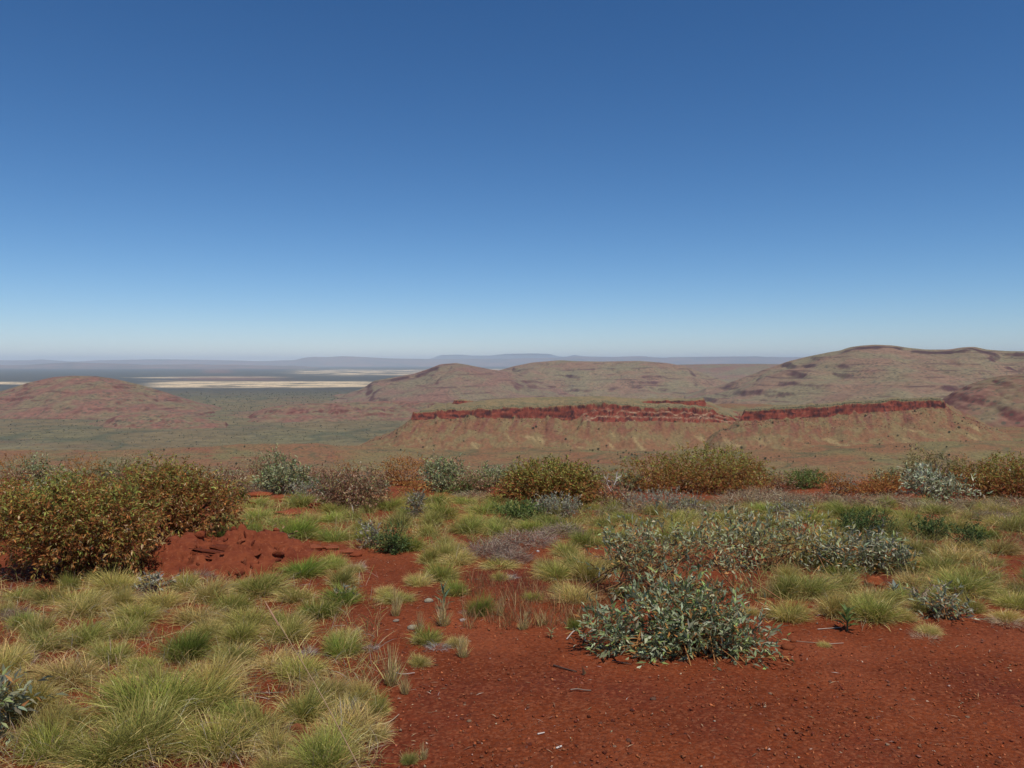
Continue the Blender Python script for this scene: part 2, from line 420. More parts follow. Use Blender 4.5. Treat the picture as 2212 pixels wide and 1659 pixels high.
def build_hills():
    far = ([0.15, 0.12, 0.10], [0.27, 0.155, 0.115], [0.15, 0.09, 0.08])
    ridge('far_range', 'hazy blue flat-topped ranges on the horizon', [(-450, 779), (-200, 777), (0, 778), (60, 779), (90, 777), (115, 779), (160, 781), (220, 778), (280, 777), (340, 776), (420, 777),
        (480, 778), (560, 780), (640, 778), (655, 772), (690, 770.5), (700, 772), (740, 769), (780, 771), (840, 774), (920, 776), (1000, 775), (1100, 775), (1215, 773), (1240, 770), (1310, 772),
        (1390, 770), (1420, 773), (1500, 771), (1600, 770), (1700, 772), (1800, 770), (2300, 771), (2660, 772)], 46000, -205, 8000, 8000, 90, 101, far, 900, 60, mat=M_RANGE, power=.8, rock=(.02, .09))
    ridge('far_range', 'bluest and most distant flat-topped range on the skyline', [(860, 782), (930, 775), (952, 767), (990, 766), (1020, 768), (1060, 768), (1090, 764.5), (1150, 763.5), (1185, 764.5), (1212, 771),
        (1228, 770), (1240, 766.5), (1262, 770), (1330, 771), (1385, 769), (1420, 772), (1500, 778)], 60000, -205, 6000, 5000, 60, 111, ([.10, .10, .10], [.14, .12, .11], [.10, .09, .09]), 420, 40, mat=M_RANGE, power=.8)
    ridge('far_range', 'low pinkish range in front of the horizon at the left', [(-420, 791), (-100, 787), (40, 789), (110, 785), (170, 783.5), (240, 785), (310, 788), (420, 787), (560, 789), (700, 792)], 29000, -200, 5000, 4000, 50, 121, far, 500, 50, mat=M_RANGE, power=.8, rock=(.03, .1))
    hill = ([0.235, 0.182, 0.105], [0.265, 0.142, 0.098], [0.125, 0.048, 0.043])
    red = ([0.225, 0.165, 0.088], [0.255, 0.120, 0.080], [0.150, 0.046, 0.036])
    green = ([0.252, 0.200, 0.112], [0.280, 0.165, 0.104], [0.105, 0.045, 0.044])
    ridge('plateau', 'long level plateau between the middle hills and the right mountain', [(1330, 793), (1440, 789), (1470, 787.5), (1560, 786), (1640, 786), (1720, 787), (1900, 788)], 7800, -200, 1500, 1200, 12, 131, hill, 320, 90, step=60, tstr=.9, power=.45)
    ridge('hill', 'broad rounded hill right of the crested one', [(1040, 812), (1075, 801), (1110, 791), (1150, 783), (1210, 778), (1245, 780), (1300, 781), (1380, 779.5), (1440, 784), (1475, 790), (1510, 802), (1550, 817), (1620, 838), (1700, 850)],
        [5400, 5200, 5000], -195, 1300, 900, 28, 141, green, 460, 240, step=34, tstr=.85, gully=26, band=30, rock=(.08, .19))
    ridge('hill', 'crested hill with a dark bluff left of the middle', [(690, 866), (740, 853), (790, 838), (806, 824), (815, 821), (850, 815), (895, 807), (925, 797), (950, 787), (985, 784), (1010, 788), (1060, 798), (1110, 804), (1160, 822), (1250, 846), (1360, 862)],
        [4400, 4500, 4700], -195, 1500, 700, 30, 151, hill, 480, 260, step=30, tstr=.95, gully=30, rock=(.07, .17), band=26, topband=(3, 16, 800, 965))
    ridge('mountain', 'large terraced mountain rising highest at the right', [(1480, 848), (1560, 832), (1610, 814), (1645, 800), (1680, 789), (1700, 781), (1750, 769), (1800, 759), (1816, 757.5), (1830, 751), (1860, 746.5), (1890, 744.5), (1930, 746), (1960, 751),
        (2000, 755), (2050, 755), (2080, 750), (2108, 749), (2130, 755), (2170, 758), (2230, 759), (2320, 756), (2420, 752), (2600, 760)], [4000, 3700, 3500], -165, 1500, 900, 24, 161, green, 760, 360, step=36, tstr=1.0, gully=26, rock=(.085, .2), band=27, topband=(6, 20, 1800))
    ridge('hill', 'smooth domed hill standing alone at the left', [(-330, 905), (-220, 886), (-100, 864), (0, 846), (60, 827), (115, 814.5), (160, 811.5), (210, 813), (245, 818), (300, 830), (350, 845), (420, 868), (480, 886), (550, 903)],
        3250, -196, 640, 700, 12, 171, red, 480, 230, step=22, tstr=.7, power=.9, gully=14, rock=(.1, .2), band=26)
    ridge('hill', 'low red knoll with small outcrops below the domed hill', [(170, 920), (225, 909), (255, 897), (300, 894), (340, 893), (385, 893), (425, 902), (500, 914)], 2480, -196, 230, 240, 5, 181, red, 240, 120, step=9, tstr=.9, gully=5, rock=(.06, .14))
    ridge('hill', 'low red hills in front of the crested hill', [(480, 905), (540, 893), (575, 881), (610, 875), (680, 871), (760, 869), (850, 866), (920, 866), (1010, 872), (1110, 880), (1230, 888)], [2800, 3000, 3100], -196, 420, 420, 12, 191, red, 420, 170, step=16, tstr=.9, gully=12, rock=(.07, .15), band=16)
    ridge('hill', 'reddish hillside rising at the right edge behind the mesa', [(1900, 912), (1980, 892), (2030, 866), (2060, 846), (2090, 832), (2130, 818), (2170, 811), (2230, 806), (2340, 800), (2450, 806), (2650, 830)],
        [2100, 1950, 1900], -165, 470, 500, 10, 201, red, 420, 220, step=18, tstr=.8, gully=12, rock=(.12, .22), band=24)

# ------------------------------------------------------------------ mesas: flat top, red cliff, scree slope
def poly_dist(X, Y, P):
    """signed distance to a closed outline, negative inside"""
    p = np.stack([X.ravel(), Y.ravel()], 1); best = np.full(len(p), 1e9); inside = np.zeros(len(p), bool)
    for a, b in zip(P, np.roll(P, -1, 0)):
        ab = b - a; t = np.clip(((p - a) @ ab) / (ab @ ab + 1e-9), 0, 1)
        best = np.minimum(best, np.hypot(*(p - a - t[:, None] * ab).T))
        cr = ((a[1] > p[:, 1]) != (b[1] > p[:, 1])) & (p[:, 0] < ab[0] * (p[:, 1] - a[1]) / (ab[1] + 1e-12) + a[0])
        inside ^= cr
    return np.where(inside, -best, best).reshape(X.shape)

def mesa(name, label, top, foot, Rp, back, sky, ext, seed, front=210, nu=760, broken=None, cliff=6.5, tal=.62, floor=-216, parent=None):
    top, foot, Rp, sky = [np.array(q, float) for q in (top, foot, Rp, sky)]
    pl, pr = top[0, 0], top[-1, 0]
    nu = int(nu * .66)
    px = np.linspace(pl - ext, pr + ext, nu)
    pc = np.clip(px, pl, pr)
    Re = np.interp(pc, Rp[:, 0], Rp[:, 1])
    rx, _ = ray(px, 880)
    zt = EYE + ray(pc, np.interp(pc, top[:, 0], top[:, 1]))[1] * Re
    zb = EYE + ray(pc, np.interp(pc, foot[:, 0], foot[:, 1]))[1] * Re
    db = back * .55
    zs = EYE + ray(pc, np.interp(pc, sky[:, 0], sky[:, 1]))[1] * (Re + db)
    t = np.concatenate([-np.linspace(front ** .7, 12 ** .7, 56) ** (1 / .7), np.linspace(-12, 12, 50)[1:], np.geomspace(12.8, back + 50, 34)])
    T_, PXg = np.meshgrid(t, px, indexing='ij')
    Y = Re[None, :] + T_; X = rx[None, :] * Y
    kp = np.linspace(pl, pr, 90)
    Rk = np.interp(kp, Rp[:, 0], Rp[:, 1]); rk, _ = ray(kp, 880)
    wob = 7 * fbm(rk * Rk / 60, Rk * 0 + seed, seed, 3)
    frontE = np.stack([rk * (Rk + wob), Rk + wob], 1)
    backE = np.stack([rk * (Rk + back), Rk + back], 1)[::-1][::6]
    s = poly_dist(X, Y, np.vstack([frontE, backE]))
    fl = 11 * fbm(X / 75, Y / 75, seed + 10, 2) + 8 * fbm(X / 34, Y / 34, seed + 1, 3) + 3.2 * np.abs(noise(X / 10, Y / 14, seed + 2)) + .9 * noise(X / 3.6, Y / 5, seed + 3)
    sp = s + fl
    nk = fbm(rx * Re / 26, Re * 0 + 1.7, seed + 21, 4)
    zt = zt + np.where(nk > .1, 1.6, -1.2) * np.minimum(np.abs(nk - .1) * 6, 1) * np.minimum(1, (zt - zb) / 14); zb = zb + 3.0 * fbm(rx * Re / 45, Re * 0 + 4.2, seed + 22, 3)
    ztg, zbg = np.broadcast_to(zt, X.shape), np.broadcast_to(zb, X.shape)
    h = ztg - zbg
    zin = ztg + (np.broadcast_to(zs, X.shape) - ztg) * sstep(0, db, -sp) + .6 * fbm(X / 12, Y / 12, seed + 4, 3)
    u = np.clip(sp / cliff, 0, 1)
    lj = .14 * noise(X / 30, X * 0 + 3.1, seed + 6)
    strat = np.interp(u, [0, .22, .46, .66, .86, 1], [0, .40, .47, .80, .86, 1.0]) + lj * np.sin(np.pi * u)
    zcl = ztg - h * np.clip(strat, 0, 1)
    cone = sstep(-.05, .7, fbm(X / 27, X * 0 + .5, seed + 7, 3)) * h * .6               # scree cones climbing up the cliff
    d = np.maximum(sp - cliff, 0)
    ztal = zbg + cone * np.exp(-d / 25) - tal * d / (1 + d / 420) + np.minimum(d / 25, 1) * (6.5 * fbm(X / 42 + .25 * noise(X / 60, d / 50, seed + 24), d / 130, seed + 8, 4) + 1.4 * fbm(X / 9, d / 14, seed + 9, 3))
    Z = np.where(sp <= 0, zin, np.maximum(zcl, np.where(sp > cliff * .4, ztal, -1e9)))
    Z = np.where(sp > cliff, ztal, Z)
    wb = np.zeros_like(X)
    if broken is not None:                                                              # a stretch where the cliff splits into two bands
        wb = sstep(broken[0] - 22, broken[0] + 22, PXg + 30 * noise(X / 30, Y / 30, seed + 11)) * (1 - sstep(broken[1] - 20, broken[1] + 15, PXg))
        jag = fbm(X / 14, Y / 14, seed + 12, 4); jag2 = fbm(X / 40, X * 0 + 2.5, seed + 13, 3)
        q = np.clip((sp + 7 * jag) / 27, 0, 1)
        two = np.interp(q, [0, .1, .55, .63, .9, 1], [0, .42, .62, .66, .74, 1.0])
        alt = np.interp(q, [0, .07, .35, .42, .8, .87, 1], [0, .25, .38, .62, .72, .95, 1.0])
        bl = sstep(-.1, .25, jag2)
        cl2 = ztg - h * (two * bl + alt * (1 - bl)) - 1.2 * jag
        zt2 = ztal + tal * 24 * np.exp(-np.maximum(sp - 27, 0) / 60)
        Z2 = np.where(sp <= 0, zin, np.where(sp < 27, cl2, np.minimum(zt2, zbg + 2)))
        Z = Z * (1 - wb) + Z2 * wb
    inc = (wb > .5) & (sp < 27) & (sp > 0)
    Z = np.maximum(Z, floor)
    n1, n2 = fbm(X / 26, Y / 26, seed + 14, 3), fbm(X / 8, Y / 8, seed + 15, 3)
    plat = mix([0.285, 0.200, 0.095], [0.190, 0.160, 0.080], sstep(-.2, .4, n1))
    red = mix([0.245, 0.054, 0.030], [0.070, 0.019, 0.016], sstep(-.05, .36, .5 * noise(X / 5, Z / 9, seed + 16) + .8 * noise(X / 17, Z / 6, seed + 17) + .35 * noise(X / 60, Z / 2.2, seed + 23)))
    red = mix(red, [0.31, 0.10, 0.055], sstep(.3, .6, noise(X / 9, Z / 4, seed + 18)) * .7)
    talc = mix([0.240, 0.165, 0.074], [0.250, 0.122, 0.060], sstep(-.3, .3, n1 + .5 * n2))
    streakn = fbm(X / 17 + d / 60, d / 75, seed + 19, 3)
    talc = mix(talc, [0.205, 0.066, 0.048], sstep(.08, .3, streakn + .25 * n2) * (1 - sstep(20, 70 + 40 * n1, d)) * .62)
    talc = mix(talc, [0.37, 0.265, 0.12], sstep(.22, .45, fbm(X / 22 - d / 50, d / 40, seed + 20, 3)) * sstep(35, 60, d) * .8)
    talc = mix(talc, [0.36, 0.24, 0.15], sstep(.3, .5, n2) * (1 - sstep(4, 30, d)) * .6)
    c = np.where((sp <= 0)[..., None], plat, np.where((sp < cliff * 1.02)[..., None] & (Z > ztal + .3)[..., None], red, talc))
    if broken is not None:
        sl = slope_of(X, Y, Z)
        cream = mix([0.38, 0.25, 0.15], [0.24, 0.09, 0.052], sstep(-.35, .2, n2))
        c = np.where(inc[..., None], mix(cream, red, sstep(.12, .4, sl + .12 * n1)), c)
    me = mesh(name, np.stack([X, Y, Z], -1).reshape(-1, 3), [grid_faces(*X.shape)], M_MESA, c.reshape(-1, 3), False)
    o = tag(obj(name, me, parent), label, kind='structure')
    on_talus = (sp > cliff + 2) & (sp < 90) & (T_ < 0)
    on_top = (sp < -3) & (T_ > 2) & (T_ < 60)
    return o, (X, Y, Z, on_talus, on_top)

def build_mesas():
    a = mesa('mesa', 'long red-cliffed mesa left of the gap', [(900, 890), (950, 887), (1050, 882.5), (1150, 880), (1245, 875), (1285, 869), (1330, 872), (1370, 877), (1400, 880), (1450, 881), (1515, 879), (1545, 888), (1572, 899), (1592, 906)],
        [(900, 907), (950, 905), (1050, 904), (1150, 905), (1210, 908), (1260, 907), (1300, 911), (1400, 910), (1500, 913), (1592, 914)],
        [(900, 1500), (1100, 1490), (1300, 1500), (1450, 1510), (1592, 1540)], 260, [(900, 887), (960, 880), (1000, 868), (1060, 861), (1150, 857), (1300, 855), (1400, 861), (1500, 869), (1560, 890), (1592, 905)], 190, 301, broken=(1265, 1600))
    b = mesa('mesa', 'narrower red-cliffed mesa right of the gap, sloping up rightwards', [(1600, 888), (1625, 886), (1700, 882), (1800, 876), (1900, 868.5), (1960, 865), (2030, 862.5), (2037, 866)],
        [(1600, 910), (1650, 909), (1700, 905), (1800, 899), (1900, 890), (2000, 884), (2037, 881)], [(1600, 1450), (1800, 1440), (2037, 1450)], 130, [(1600, 886), (1700, 878), (1800, 872), (1900, 864), (2037, 858)], 210, 331)
    c = mesa('mesa', 'second red cliff step on top of the left mesa', [(1368, 868), (1400, 866), (1440, 865.5), (1500, 864.5), (1522, 865)], [(1368, 873), (1440, 877), (1522, 877)],
        [(1368, 1585), (1522, 1590)], 110, [(1368, 864), (1440, 862), (1522, 863)], 30, 361, front=40, nu=260, floor=-140)
    mesa('mesa', 'small dark red bluff on the left mesa top', [(984, 866), (996, 865), (1020, 868)], [(984, 874), (1000, 874), (1020, 873)], [(984, 1680), (1020, 1685)], 60, [(984, 864), (1020, 864)], 26, 371, front=30, nu=120, floor=-140)
    return a[1], b[1]

ground = build_ground()
valley, VX, VY, VZ = build_valley()
plain = build_plain()
build_hills()
MESA_A, MESA_B = build_mesas()

def build_haze():
    x0, x1, y0, y1, z0, z1 = -72000, 72000, -3000, 72000, -225, 470
    V = [(x, y, z) for z in (z0, z1) for y in (y0, y1) for x in (x0, x1)]
    m = bpy.data.materials.new('haze'); m.use_nodes = True
    m.node_tree.nodes.clear()
    out = m.node_tree.nodes.new('ShaderNodeOutputMaterial')
    v = m.node_tree.nodes.new('ShaderNodeVolumePrincipled')
    v.inputs['Color'].default_value = (0.80, 0.91, 1.0, 1)
    v.inputs['Density'].default_value = 2.8e-5
    v.inputs['Anisotropy'].default_value = -0.4
    m.node_tree.links.new(v.outputs[0], out.inputs['Volume'])
    F = [(0, 2, 3, 1), (4, 5, 7, 6), (0, 1, 5, 4), (2, 6, 7, 3), (0, 4, 6, 2), (1, 3, 7, 5)]
    tag(obj('haze', mesh('haze', np.array(V, float), [np.array(F)], m)), 'thin blue haze over the far plain', kind='stuff')
build_haze()

# ------------------------------------------------------------------ plant building blocks
def unit(v):
    return v / (np.linalg.norm(v, axis=-1, keepdims=True) + 1e-9)
def rand_dirs(rng, n):
    return unit(rng.normal(size=(n, 3)))

def leaf_geo(P, Dv, N, L, Wd, fold=.18, curl=.12):
    """lance-shaped leaves folded along the midrib: 5 points, 2 quads each"""
    S = unit(np.cross(Dv, N)); N = unit(np.cross(S, Dv))
    L, Wd = L[:, None], Wd[:, None]
    m = P + Dv * L * .45
    v = np.stack([P, m + S * Wd / 2 + N * Wd * fold, P + Dv * L - N * L * curl, m - S * Wd / 2 + N * Wd * fold, m], 1)
    b = (np.arange(len(P)) * 5)[:, None]
    return v.reshape(-1, 3), np.concatenate([b + [0, 1, 2, 4], b + [0, 4, 2, 3]])

def blade_geo(P, D0, L, w, bend, rng, side=None):
    """thin grass blades that arch over: 7 points each"""
    n = len(P)
    out = D0.copy(); out[:, 2] = 0; out = unit(out)
    down = np.array([0, 0, -1.0])
    p1 = P + D0 * (L * .40)[:, None]
    d1 = unit(D0 + bend[:, None] * (.6 * out + .5 * down))
    p2 = p1 + d1 * (L * .33)[:, None]
    d2 = unit(d1 + bend[:, None] * (.5 * out + .8 * down))
    p3 = p2 + d2 * (L * .27)[:, None]
    S = unit(np.cross(D0, rand_dirs(rng, n)))
    w = w[:, None]
    v = np.stack([P - S * w / 2, P + S * w / 2, p1 - S * w * .46, p1 + S * w * .46, p2 - S * w * .34, p2 + S * w * .34, p3], 1)
    b = (np.arange(n) * 7)[:, None]
    return v.reshape(-1, 3), [np.concatenate([b + [0, 1, 3, 2], b + [2, 3, 5, 4]]), b + [4, 5, 6]]

def tube_geo(paths, radii, sides=4):
    """tapered round stems; paths: list of (k, 3), radii: list of (k,)"""
    Vs, Fs, off = [], [], 0
    for p, r in zip(paths, radii):
        k = len(p)
        t = unit(np.gradient(p, axis=0))
        ref = np.where(np.abs(t[:, 2:3]) > .9, np.array([1.0, 0, 0]), np.array([0, 0, 1.0]))
        a = unit(np.cross(t, ref)); b = np.cross(t, a)
        th = np.arange(sides) * 2 * math.pi / sides
        ring = p[:, None, :] + r[:, None, None] * (a[:, None] * np.cos(th)[None, :, None] + b[:, None] * np.sin(th)[None, :, None])
        Vs.append(ring.reshape(-1, 3))
        i = np.arange(k * sides).reshape(k, sides) + off
        Fs.append(np.stack([i[:-1], np.roll(i[:-1], -1, 1), np.roll(i[1:], -1, 1), i[1:]], -1).reshape(-1, 4))
        off += k * sides
    return np.concatenate(Vs), [np.concatenate(Fs)]

def pick(rng, n, palette, weights):
    """a colour for each of n leaves: chosen from a palette, each a little off"""
    w = np.asarray(weights, float)
    if w.ndim == 1: w = np.broadcast_to(w, (n, len(w)))
    w = w / w.sum(1, keepdims=True)
    k = (rng.rand(n, 1) > np.cumsum(w, 1)).sum(1).clip(0, w.shape[1] - 1)
    c = np.asarray(palette)[k]
    return c * (1 + .28 * rng.normal(size=(n, 1))).clip(.45, 1.7) * (1 + .06 * rng.normal(size=(n, 3)))

class Kind:
    """what one kind of shrub looks like; lobes are (x, y, z, rx, ry, rz) with the shrub 1 wide and 1 high"""
    def __init__(s, lobes, pal, w_low, w_top, leaf, twig=.13, per=9, up=.35, droop=.25, stem=(.20, .085, .04), stems=14, fill=.42, mat=None, wide=.3, spread=.12, srad=.010):
        s.lobes, s.pal, s.w_low, s.w_top, s.leaf, s.twig, s.per, s.up, s.droop = lobes, np.array(pal), np.array(w_low, float), np.array(w_top, float), leaf, twig, per, up, droop
        s.stem, s.stems, s.fill, s.mat, s.wide, s.spread, s.srad = stem, stems, fill, mat, wide, spread, srad

def shrub_arrays(kind, w, h, dep, n_twigs, rng, lsc=1.0):
    lobes = np.array(kind.lobes, float)
    lobes[:, [0, 3]] *= w; lobes[:, [1, 4]] *= dep; lobes[:, [2, 5]] *= h
    vol = lobes[:, 3] * lobes[:, 4] * lobes[:, 5]
    k = rng.choice(len(lobes), n_twigs, p=vol ** .75 / (vol ** .75).sum())
    d = rand_dirs(rng, n_twigs)
    r = rng.rand(n_twigs) ** kind.fill
    jit = 1 + .16 * rng.normal(size=n_twigs)
    O = lobes[k, :3] + d * lobes[k, 3:] * (r * np.clip(jit, .6, 1.25))[:, None]
    keep = O[:, 2] > .02 * h
    O, d, k = O[keep], d[keep], k[keep]
    n = len(O)
    tdir = unit(d * .8 + rand_dirs(rng, n) * .7 + np.array([0, 0, kind.up]))
    tl = kind.twig * (0.6 + .8 * rng.rand(n))
    per = kind.per
    t = (np.arange(per)[None] + rng.rand(n, per)) / per
    P = O[:, None] + tdir[:, None] * (t * tl[:, None])[..., None]
    ld = unit(tdir[:, None] * .75 + rng.normal(size=(n, per, 3)) * .55 + np.array([0, 0, -kind.droop]))
    P, ld = P.reshape(-1, 3), ld.reshape(-1, 3)
    m = len(P)
    P[:, 2] = np.maximum(P[:, 2], .015)
    nrm = unit(rand_dirs(rng, m) + np.array([0, 0, .9]))
    L = lsc * (kind.leaf[0] + (kind.leaf[1] - kind.leaf[0]) * rng.rand(m))
    Wd = L * kind.wide * (0.8 + .5 * rng.rand(m))
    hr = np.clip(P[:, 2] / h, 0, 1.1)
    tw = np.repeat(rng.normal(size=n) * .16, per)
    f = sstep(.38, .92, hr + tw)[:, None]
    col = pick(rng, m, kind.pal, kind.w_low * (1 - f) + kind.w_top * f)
    paths, radii = [], []
    for j in range(kind.stems):
        q = rng.randint(len(O)); end = O[q]
        b = np.array([rng.normal() * kind.spread * w * .5, rng.normal() * kind.spread * dep * .5, -.03])
        mid = b * .45 + end * .55 + np.array([0, 0, .12 * h]) + rng.normal(size=3) * .04 * h
        tt = np.linspace(0, 1, 6)[:, None]
        paths.append((1 - tt) ** 2 * b + 2 * tt * (1 - tt) * mid + tt ** 2 * end)
        radii.append(np.linspace(kind.srad, kind.srad * .3, 6) * (.6 + .8 * rng.rand()))
    return P, ld, nrm, L, Wd, col, paths, radii

def shrub(name, label, cat, kind, px, py, wpx, hpx, n, seed, group=None, depth=.9, lsc=1.0, single=0, at=None, crown='foliage', sub=0.0):
    """one shrub standing where the photo shows its foot, as wide and tall as it looks from there"""
    rng = np.random.RandomState(seed)
    x, y, z = hit(px, py) if at is None else at
    w, h = wpx * y / F_D, .86 * hpx * y / F_D
    if EYE + ray(px, py)[1] * y < z - .02 or y > 18.4:             # foot hidden behind the crest: reach up to the top that shows
        h = max(.25, .94 * (EYE + ray(px, py - hpx)[1] * y - z))
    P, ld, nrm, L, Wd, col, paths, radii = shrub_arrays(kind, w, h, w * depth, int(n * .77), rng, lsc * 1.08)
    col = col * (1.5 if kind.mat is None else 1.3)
    root = obj(name, None, None, (x, y + w * depth * .3, float(G(x, y + w * depth * .3)) - sub), 0)
    tag(root, label, cat, group)
    V, Fs = tube_geo(paths, radii)
    tag(obj('stems', mesh('stems', V, Fs, M_BARK, np.array(kind.stem)), root), kind='stuff')
    mat = kind.mat or M_LEAF
    if single:                                                     # the leaves that show largest, one object each
        order = np.argsort(P[:, 1] - .35 * P[:, 2])
        sel = order[:single * 3][rng.permutation(min(single * 3, len(order)))[:single]]
        protos = []
        for q in range(8):
            v, f = leaf_geo(np.zeros((1, 3)), np.array([[0, 1.0, 0]]), np.array([[0, 0, 1.0]]), np.array([1.0]), np.array([kind.wide * (.85 + .06 * q)]), .12 + .02 * q, .05 + .03 * q)
            protos.append(mesh('leaf', v, [f], mat, np.array([1.0, 1.0, 1.0])))
        for q in sel:
            S = unit(np.cross(ld[q], nrm[q])); N = np.cross(S, ld[q])
            o = obj('leaf', protos[q % 8], root)
            from mathutils import Matrix
            R = Matrix(((S[0], ld[q][0], N[0]), (S[1], ld[q][1], N[1]), (S[2], ld[q][2], N[2])))
            o.matrix_local = Matrix.LocRotScale(P[q], R, (L[q],) * 3)
            o.color = (*[float(t) for t in np.clip(col[q], 0, 1)], 1)
        rest = np.setdiff1d(np.arange(len(P)), sel)
        P, ld, nrm, L, Wd, col = P[rest], ld[rest], nrm[rest], L[rest], Wd[rest], col[rest]
    v, f = leaf_geo(P, ld, nrm, L, Wd)
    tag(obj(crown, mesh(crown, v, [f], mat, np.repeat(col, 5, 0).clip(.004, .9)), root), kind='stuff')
    return root

RUST = [(0.215, 0.078, 0.024), (0.285, 0.128, 0.038), (0.105, 0.040, 0.016), (0.40, 0.28, 0.14), (0.200, 0.165, 0.038), (0.235, 0.245, 0.055)]
DOME = [(0, 0, .52, .44, .46, .48), (-.24, -.1, .42, .27, .34, .40), (.25, .05, .44, .26, .34, .42), (.05, -.2, .34, .34, .32, .34)]
TWO = [(-.26, 0, .40, .25, .42, .40), (.16, 0, .54, .34, .46, .46), (.30, -.05, .38, .22, .38, .38), (-.05, -.2, .32, .36, .3, .32)]
PEAK = [(.36, -.05, .5, .16, .2, .2), (-.2, 0, .84, .16, .2, .14), (.12, 0, .72, .14, .2, .16), (-.12, 0, .58, .36, .46, .42), (-.30, -.1, .42, .2, .34, .38), (.26, .05, .36, .26, .34, .34), (.05, -.2, .32, .36, .32, .32)]
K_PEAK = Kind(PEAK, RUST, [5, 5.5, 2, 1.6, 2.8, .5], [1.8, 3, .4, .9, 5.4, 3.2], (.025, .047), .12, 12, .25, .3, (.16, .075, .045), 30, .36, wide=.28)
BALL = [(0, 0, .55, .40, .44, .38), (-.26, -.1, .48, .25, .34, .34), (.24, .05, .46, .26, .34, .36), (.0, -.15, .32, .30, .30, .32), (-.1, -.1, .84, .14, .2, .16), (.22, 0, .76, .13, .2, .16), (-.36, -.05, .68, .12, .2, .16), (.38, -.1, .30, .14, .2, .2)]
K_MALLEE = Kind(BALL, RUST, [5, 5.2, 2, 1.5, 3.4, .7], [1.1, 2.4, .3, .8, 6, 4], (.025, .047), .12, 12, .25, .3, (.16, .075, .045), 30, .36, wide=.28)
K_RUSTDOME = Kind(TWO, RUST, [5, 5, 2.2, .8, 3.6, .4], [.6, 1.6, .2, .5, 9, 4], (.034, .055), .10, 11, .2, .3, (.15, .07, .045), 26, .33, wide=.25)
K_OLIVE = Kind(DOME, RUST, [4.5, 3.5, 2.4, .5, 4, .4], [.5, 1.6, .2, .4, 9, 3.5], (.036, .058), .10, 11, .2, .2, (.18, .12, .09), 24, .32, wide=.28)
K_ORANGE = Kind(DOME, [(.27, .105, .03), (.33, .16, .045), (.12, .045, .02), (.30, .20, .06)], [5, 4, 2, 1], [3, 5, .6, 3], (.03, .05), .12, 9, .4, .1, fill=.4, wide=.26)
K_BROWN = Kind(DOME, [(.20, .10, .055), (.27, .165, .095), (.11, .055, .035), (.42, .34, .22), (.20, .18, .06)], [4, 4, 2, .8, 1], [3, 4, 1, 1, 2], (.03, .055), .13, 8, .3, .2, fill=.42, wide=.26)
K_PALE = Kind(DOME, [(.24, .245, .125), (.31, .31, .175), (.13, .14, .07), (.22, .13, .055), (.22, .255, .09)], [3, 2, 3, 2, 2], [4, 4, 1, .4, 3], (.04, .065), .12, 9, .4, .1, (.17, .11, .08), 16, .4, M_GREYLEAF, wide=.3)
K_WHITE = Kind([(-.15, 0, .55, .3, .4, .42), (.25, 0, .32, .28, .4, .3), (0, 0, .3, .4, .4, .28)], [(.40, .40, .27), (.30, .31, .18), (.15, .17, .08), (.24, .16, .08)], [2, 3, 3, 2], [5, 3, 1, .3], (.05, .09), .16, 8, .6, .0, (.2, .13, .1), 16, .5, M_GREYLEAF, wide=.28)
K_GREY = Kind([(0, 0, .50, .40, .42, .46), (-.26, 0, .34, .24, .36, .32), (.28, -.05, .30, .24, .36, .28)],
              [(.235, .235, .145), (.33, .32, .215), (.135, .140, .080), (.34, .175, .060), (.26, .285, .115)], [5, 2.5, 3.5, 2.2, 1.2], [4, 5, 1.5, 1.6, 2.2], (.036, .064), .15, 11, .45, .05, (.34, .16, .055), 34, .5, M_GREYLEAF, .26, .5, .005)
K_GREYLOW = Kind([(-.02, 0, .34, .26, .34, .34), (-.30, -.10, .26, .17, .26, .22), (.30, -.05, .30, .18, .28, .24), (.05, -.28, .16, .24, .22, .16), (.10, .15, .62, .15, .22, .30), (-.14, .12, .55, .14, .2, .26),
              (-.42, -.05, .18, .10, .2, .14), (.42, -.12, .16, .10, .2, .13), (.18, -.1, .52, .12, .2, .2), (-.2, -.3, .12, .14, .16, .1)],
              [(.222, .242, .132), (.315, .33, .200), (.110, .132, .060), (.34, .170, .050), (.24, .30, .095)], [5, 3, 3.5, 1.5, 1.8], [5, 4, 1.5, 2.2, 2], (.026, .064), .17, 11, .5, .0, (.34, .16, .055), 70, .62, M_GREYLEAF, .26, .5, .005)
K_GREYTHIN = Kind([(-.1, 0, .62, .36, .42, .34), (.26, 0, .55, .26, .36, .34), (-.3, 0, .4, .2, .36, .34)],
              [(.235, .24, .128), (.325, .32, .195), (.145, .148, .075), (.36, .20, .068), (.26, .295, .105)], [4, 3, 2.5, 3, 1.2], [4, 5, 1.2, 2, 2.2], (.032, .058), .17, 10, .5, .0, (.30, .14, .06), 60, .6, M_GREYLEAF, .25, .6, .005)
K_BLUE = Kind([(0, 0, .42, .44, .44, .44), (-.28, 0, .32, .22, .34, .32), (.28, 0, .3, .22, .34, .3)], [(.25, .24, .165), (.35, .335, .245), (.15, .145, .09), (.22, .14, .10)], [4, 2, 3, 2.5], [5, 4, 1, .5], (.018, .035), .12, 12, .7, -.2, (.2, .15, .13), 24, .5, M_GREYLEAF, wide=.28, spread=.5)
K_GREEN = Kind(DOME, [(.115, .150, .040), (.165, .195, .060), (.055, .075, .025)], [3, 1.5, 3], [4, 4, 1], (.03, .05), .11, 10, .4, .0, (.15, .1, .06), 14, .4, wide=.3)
K_DARK = Kind(DOME, [(.065, .095, .030), (.10, .135, .042), (.032, .045, .018)], [3, 1.5, 3], [4, 4, 1], (.02, .04), .10, 12, .4, .0, (.12, .08, .05), 14, .4, wide=.24)
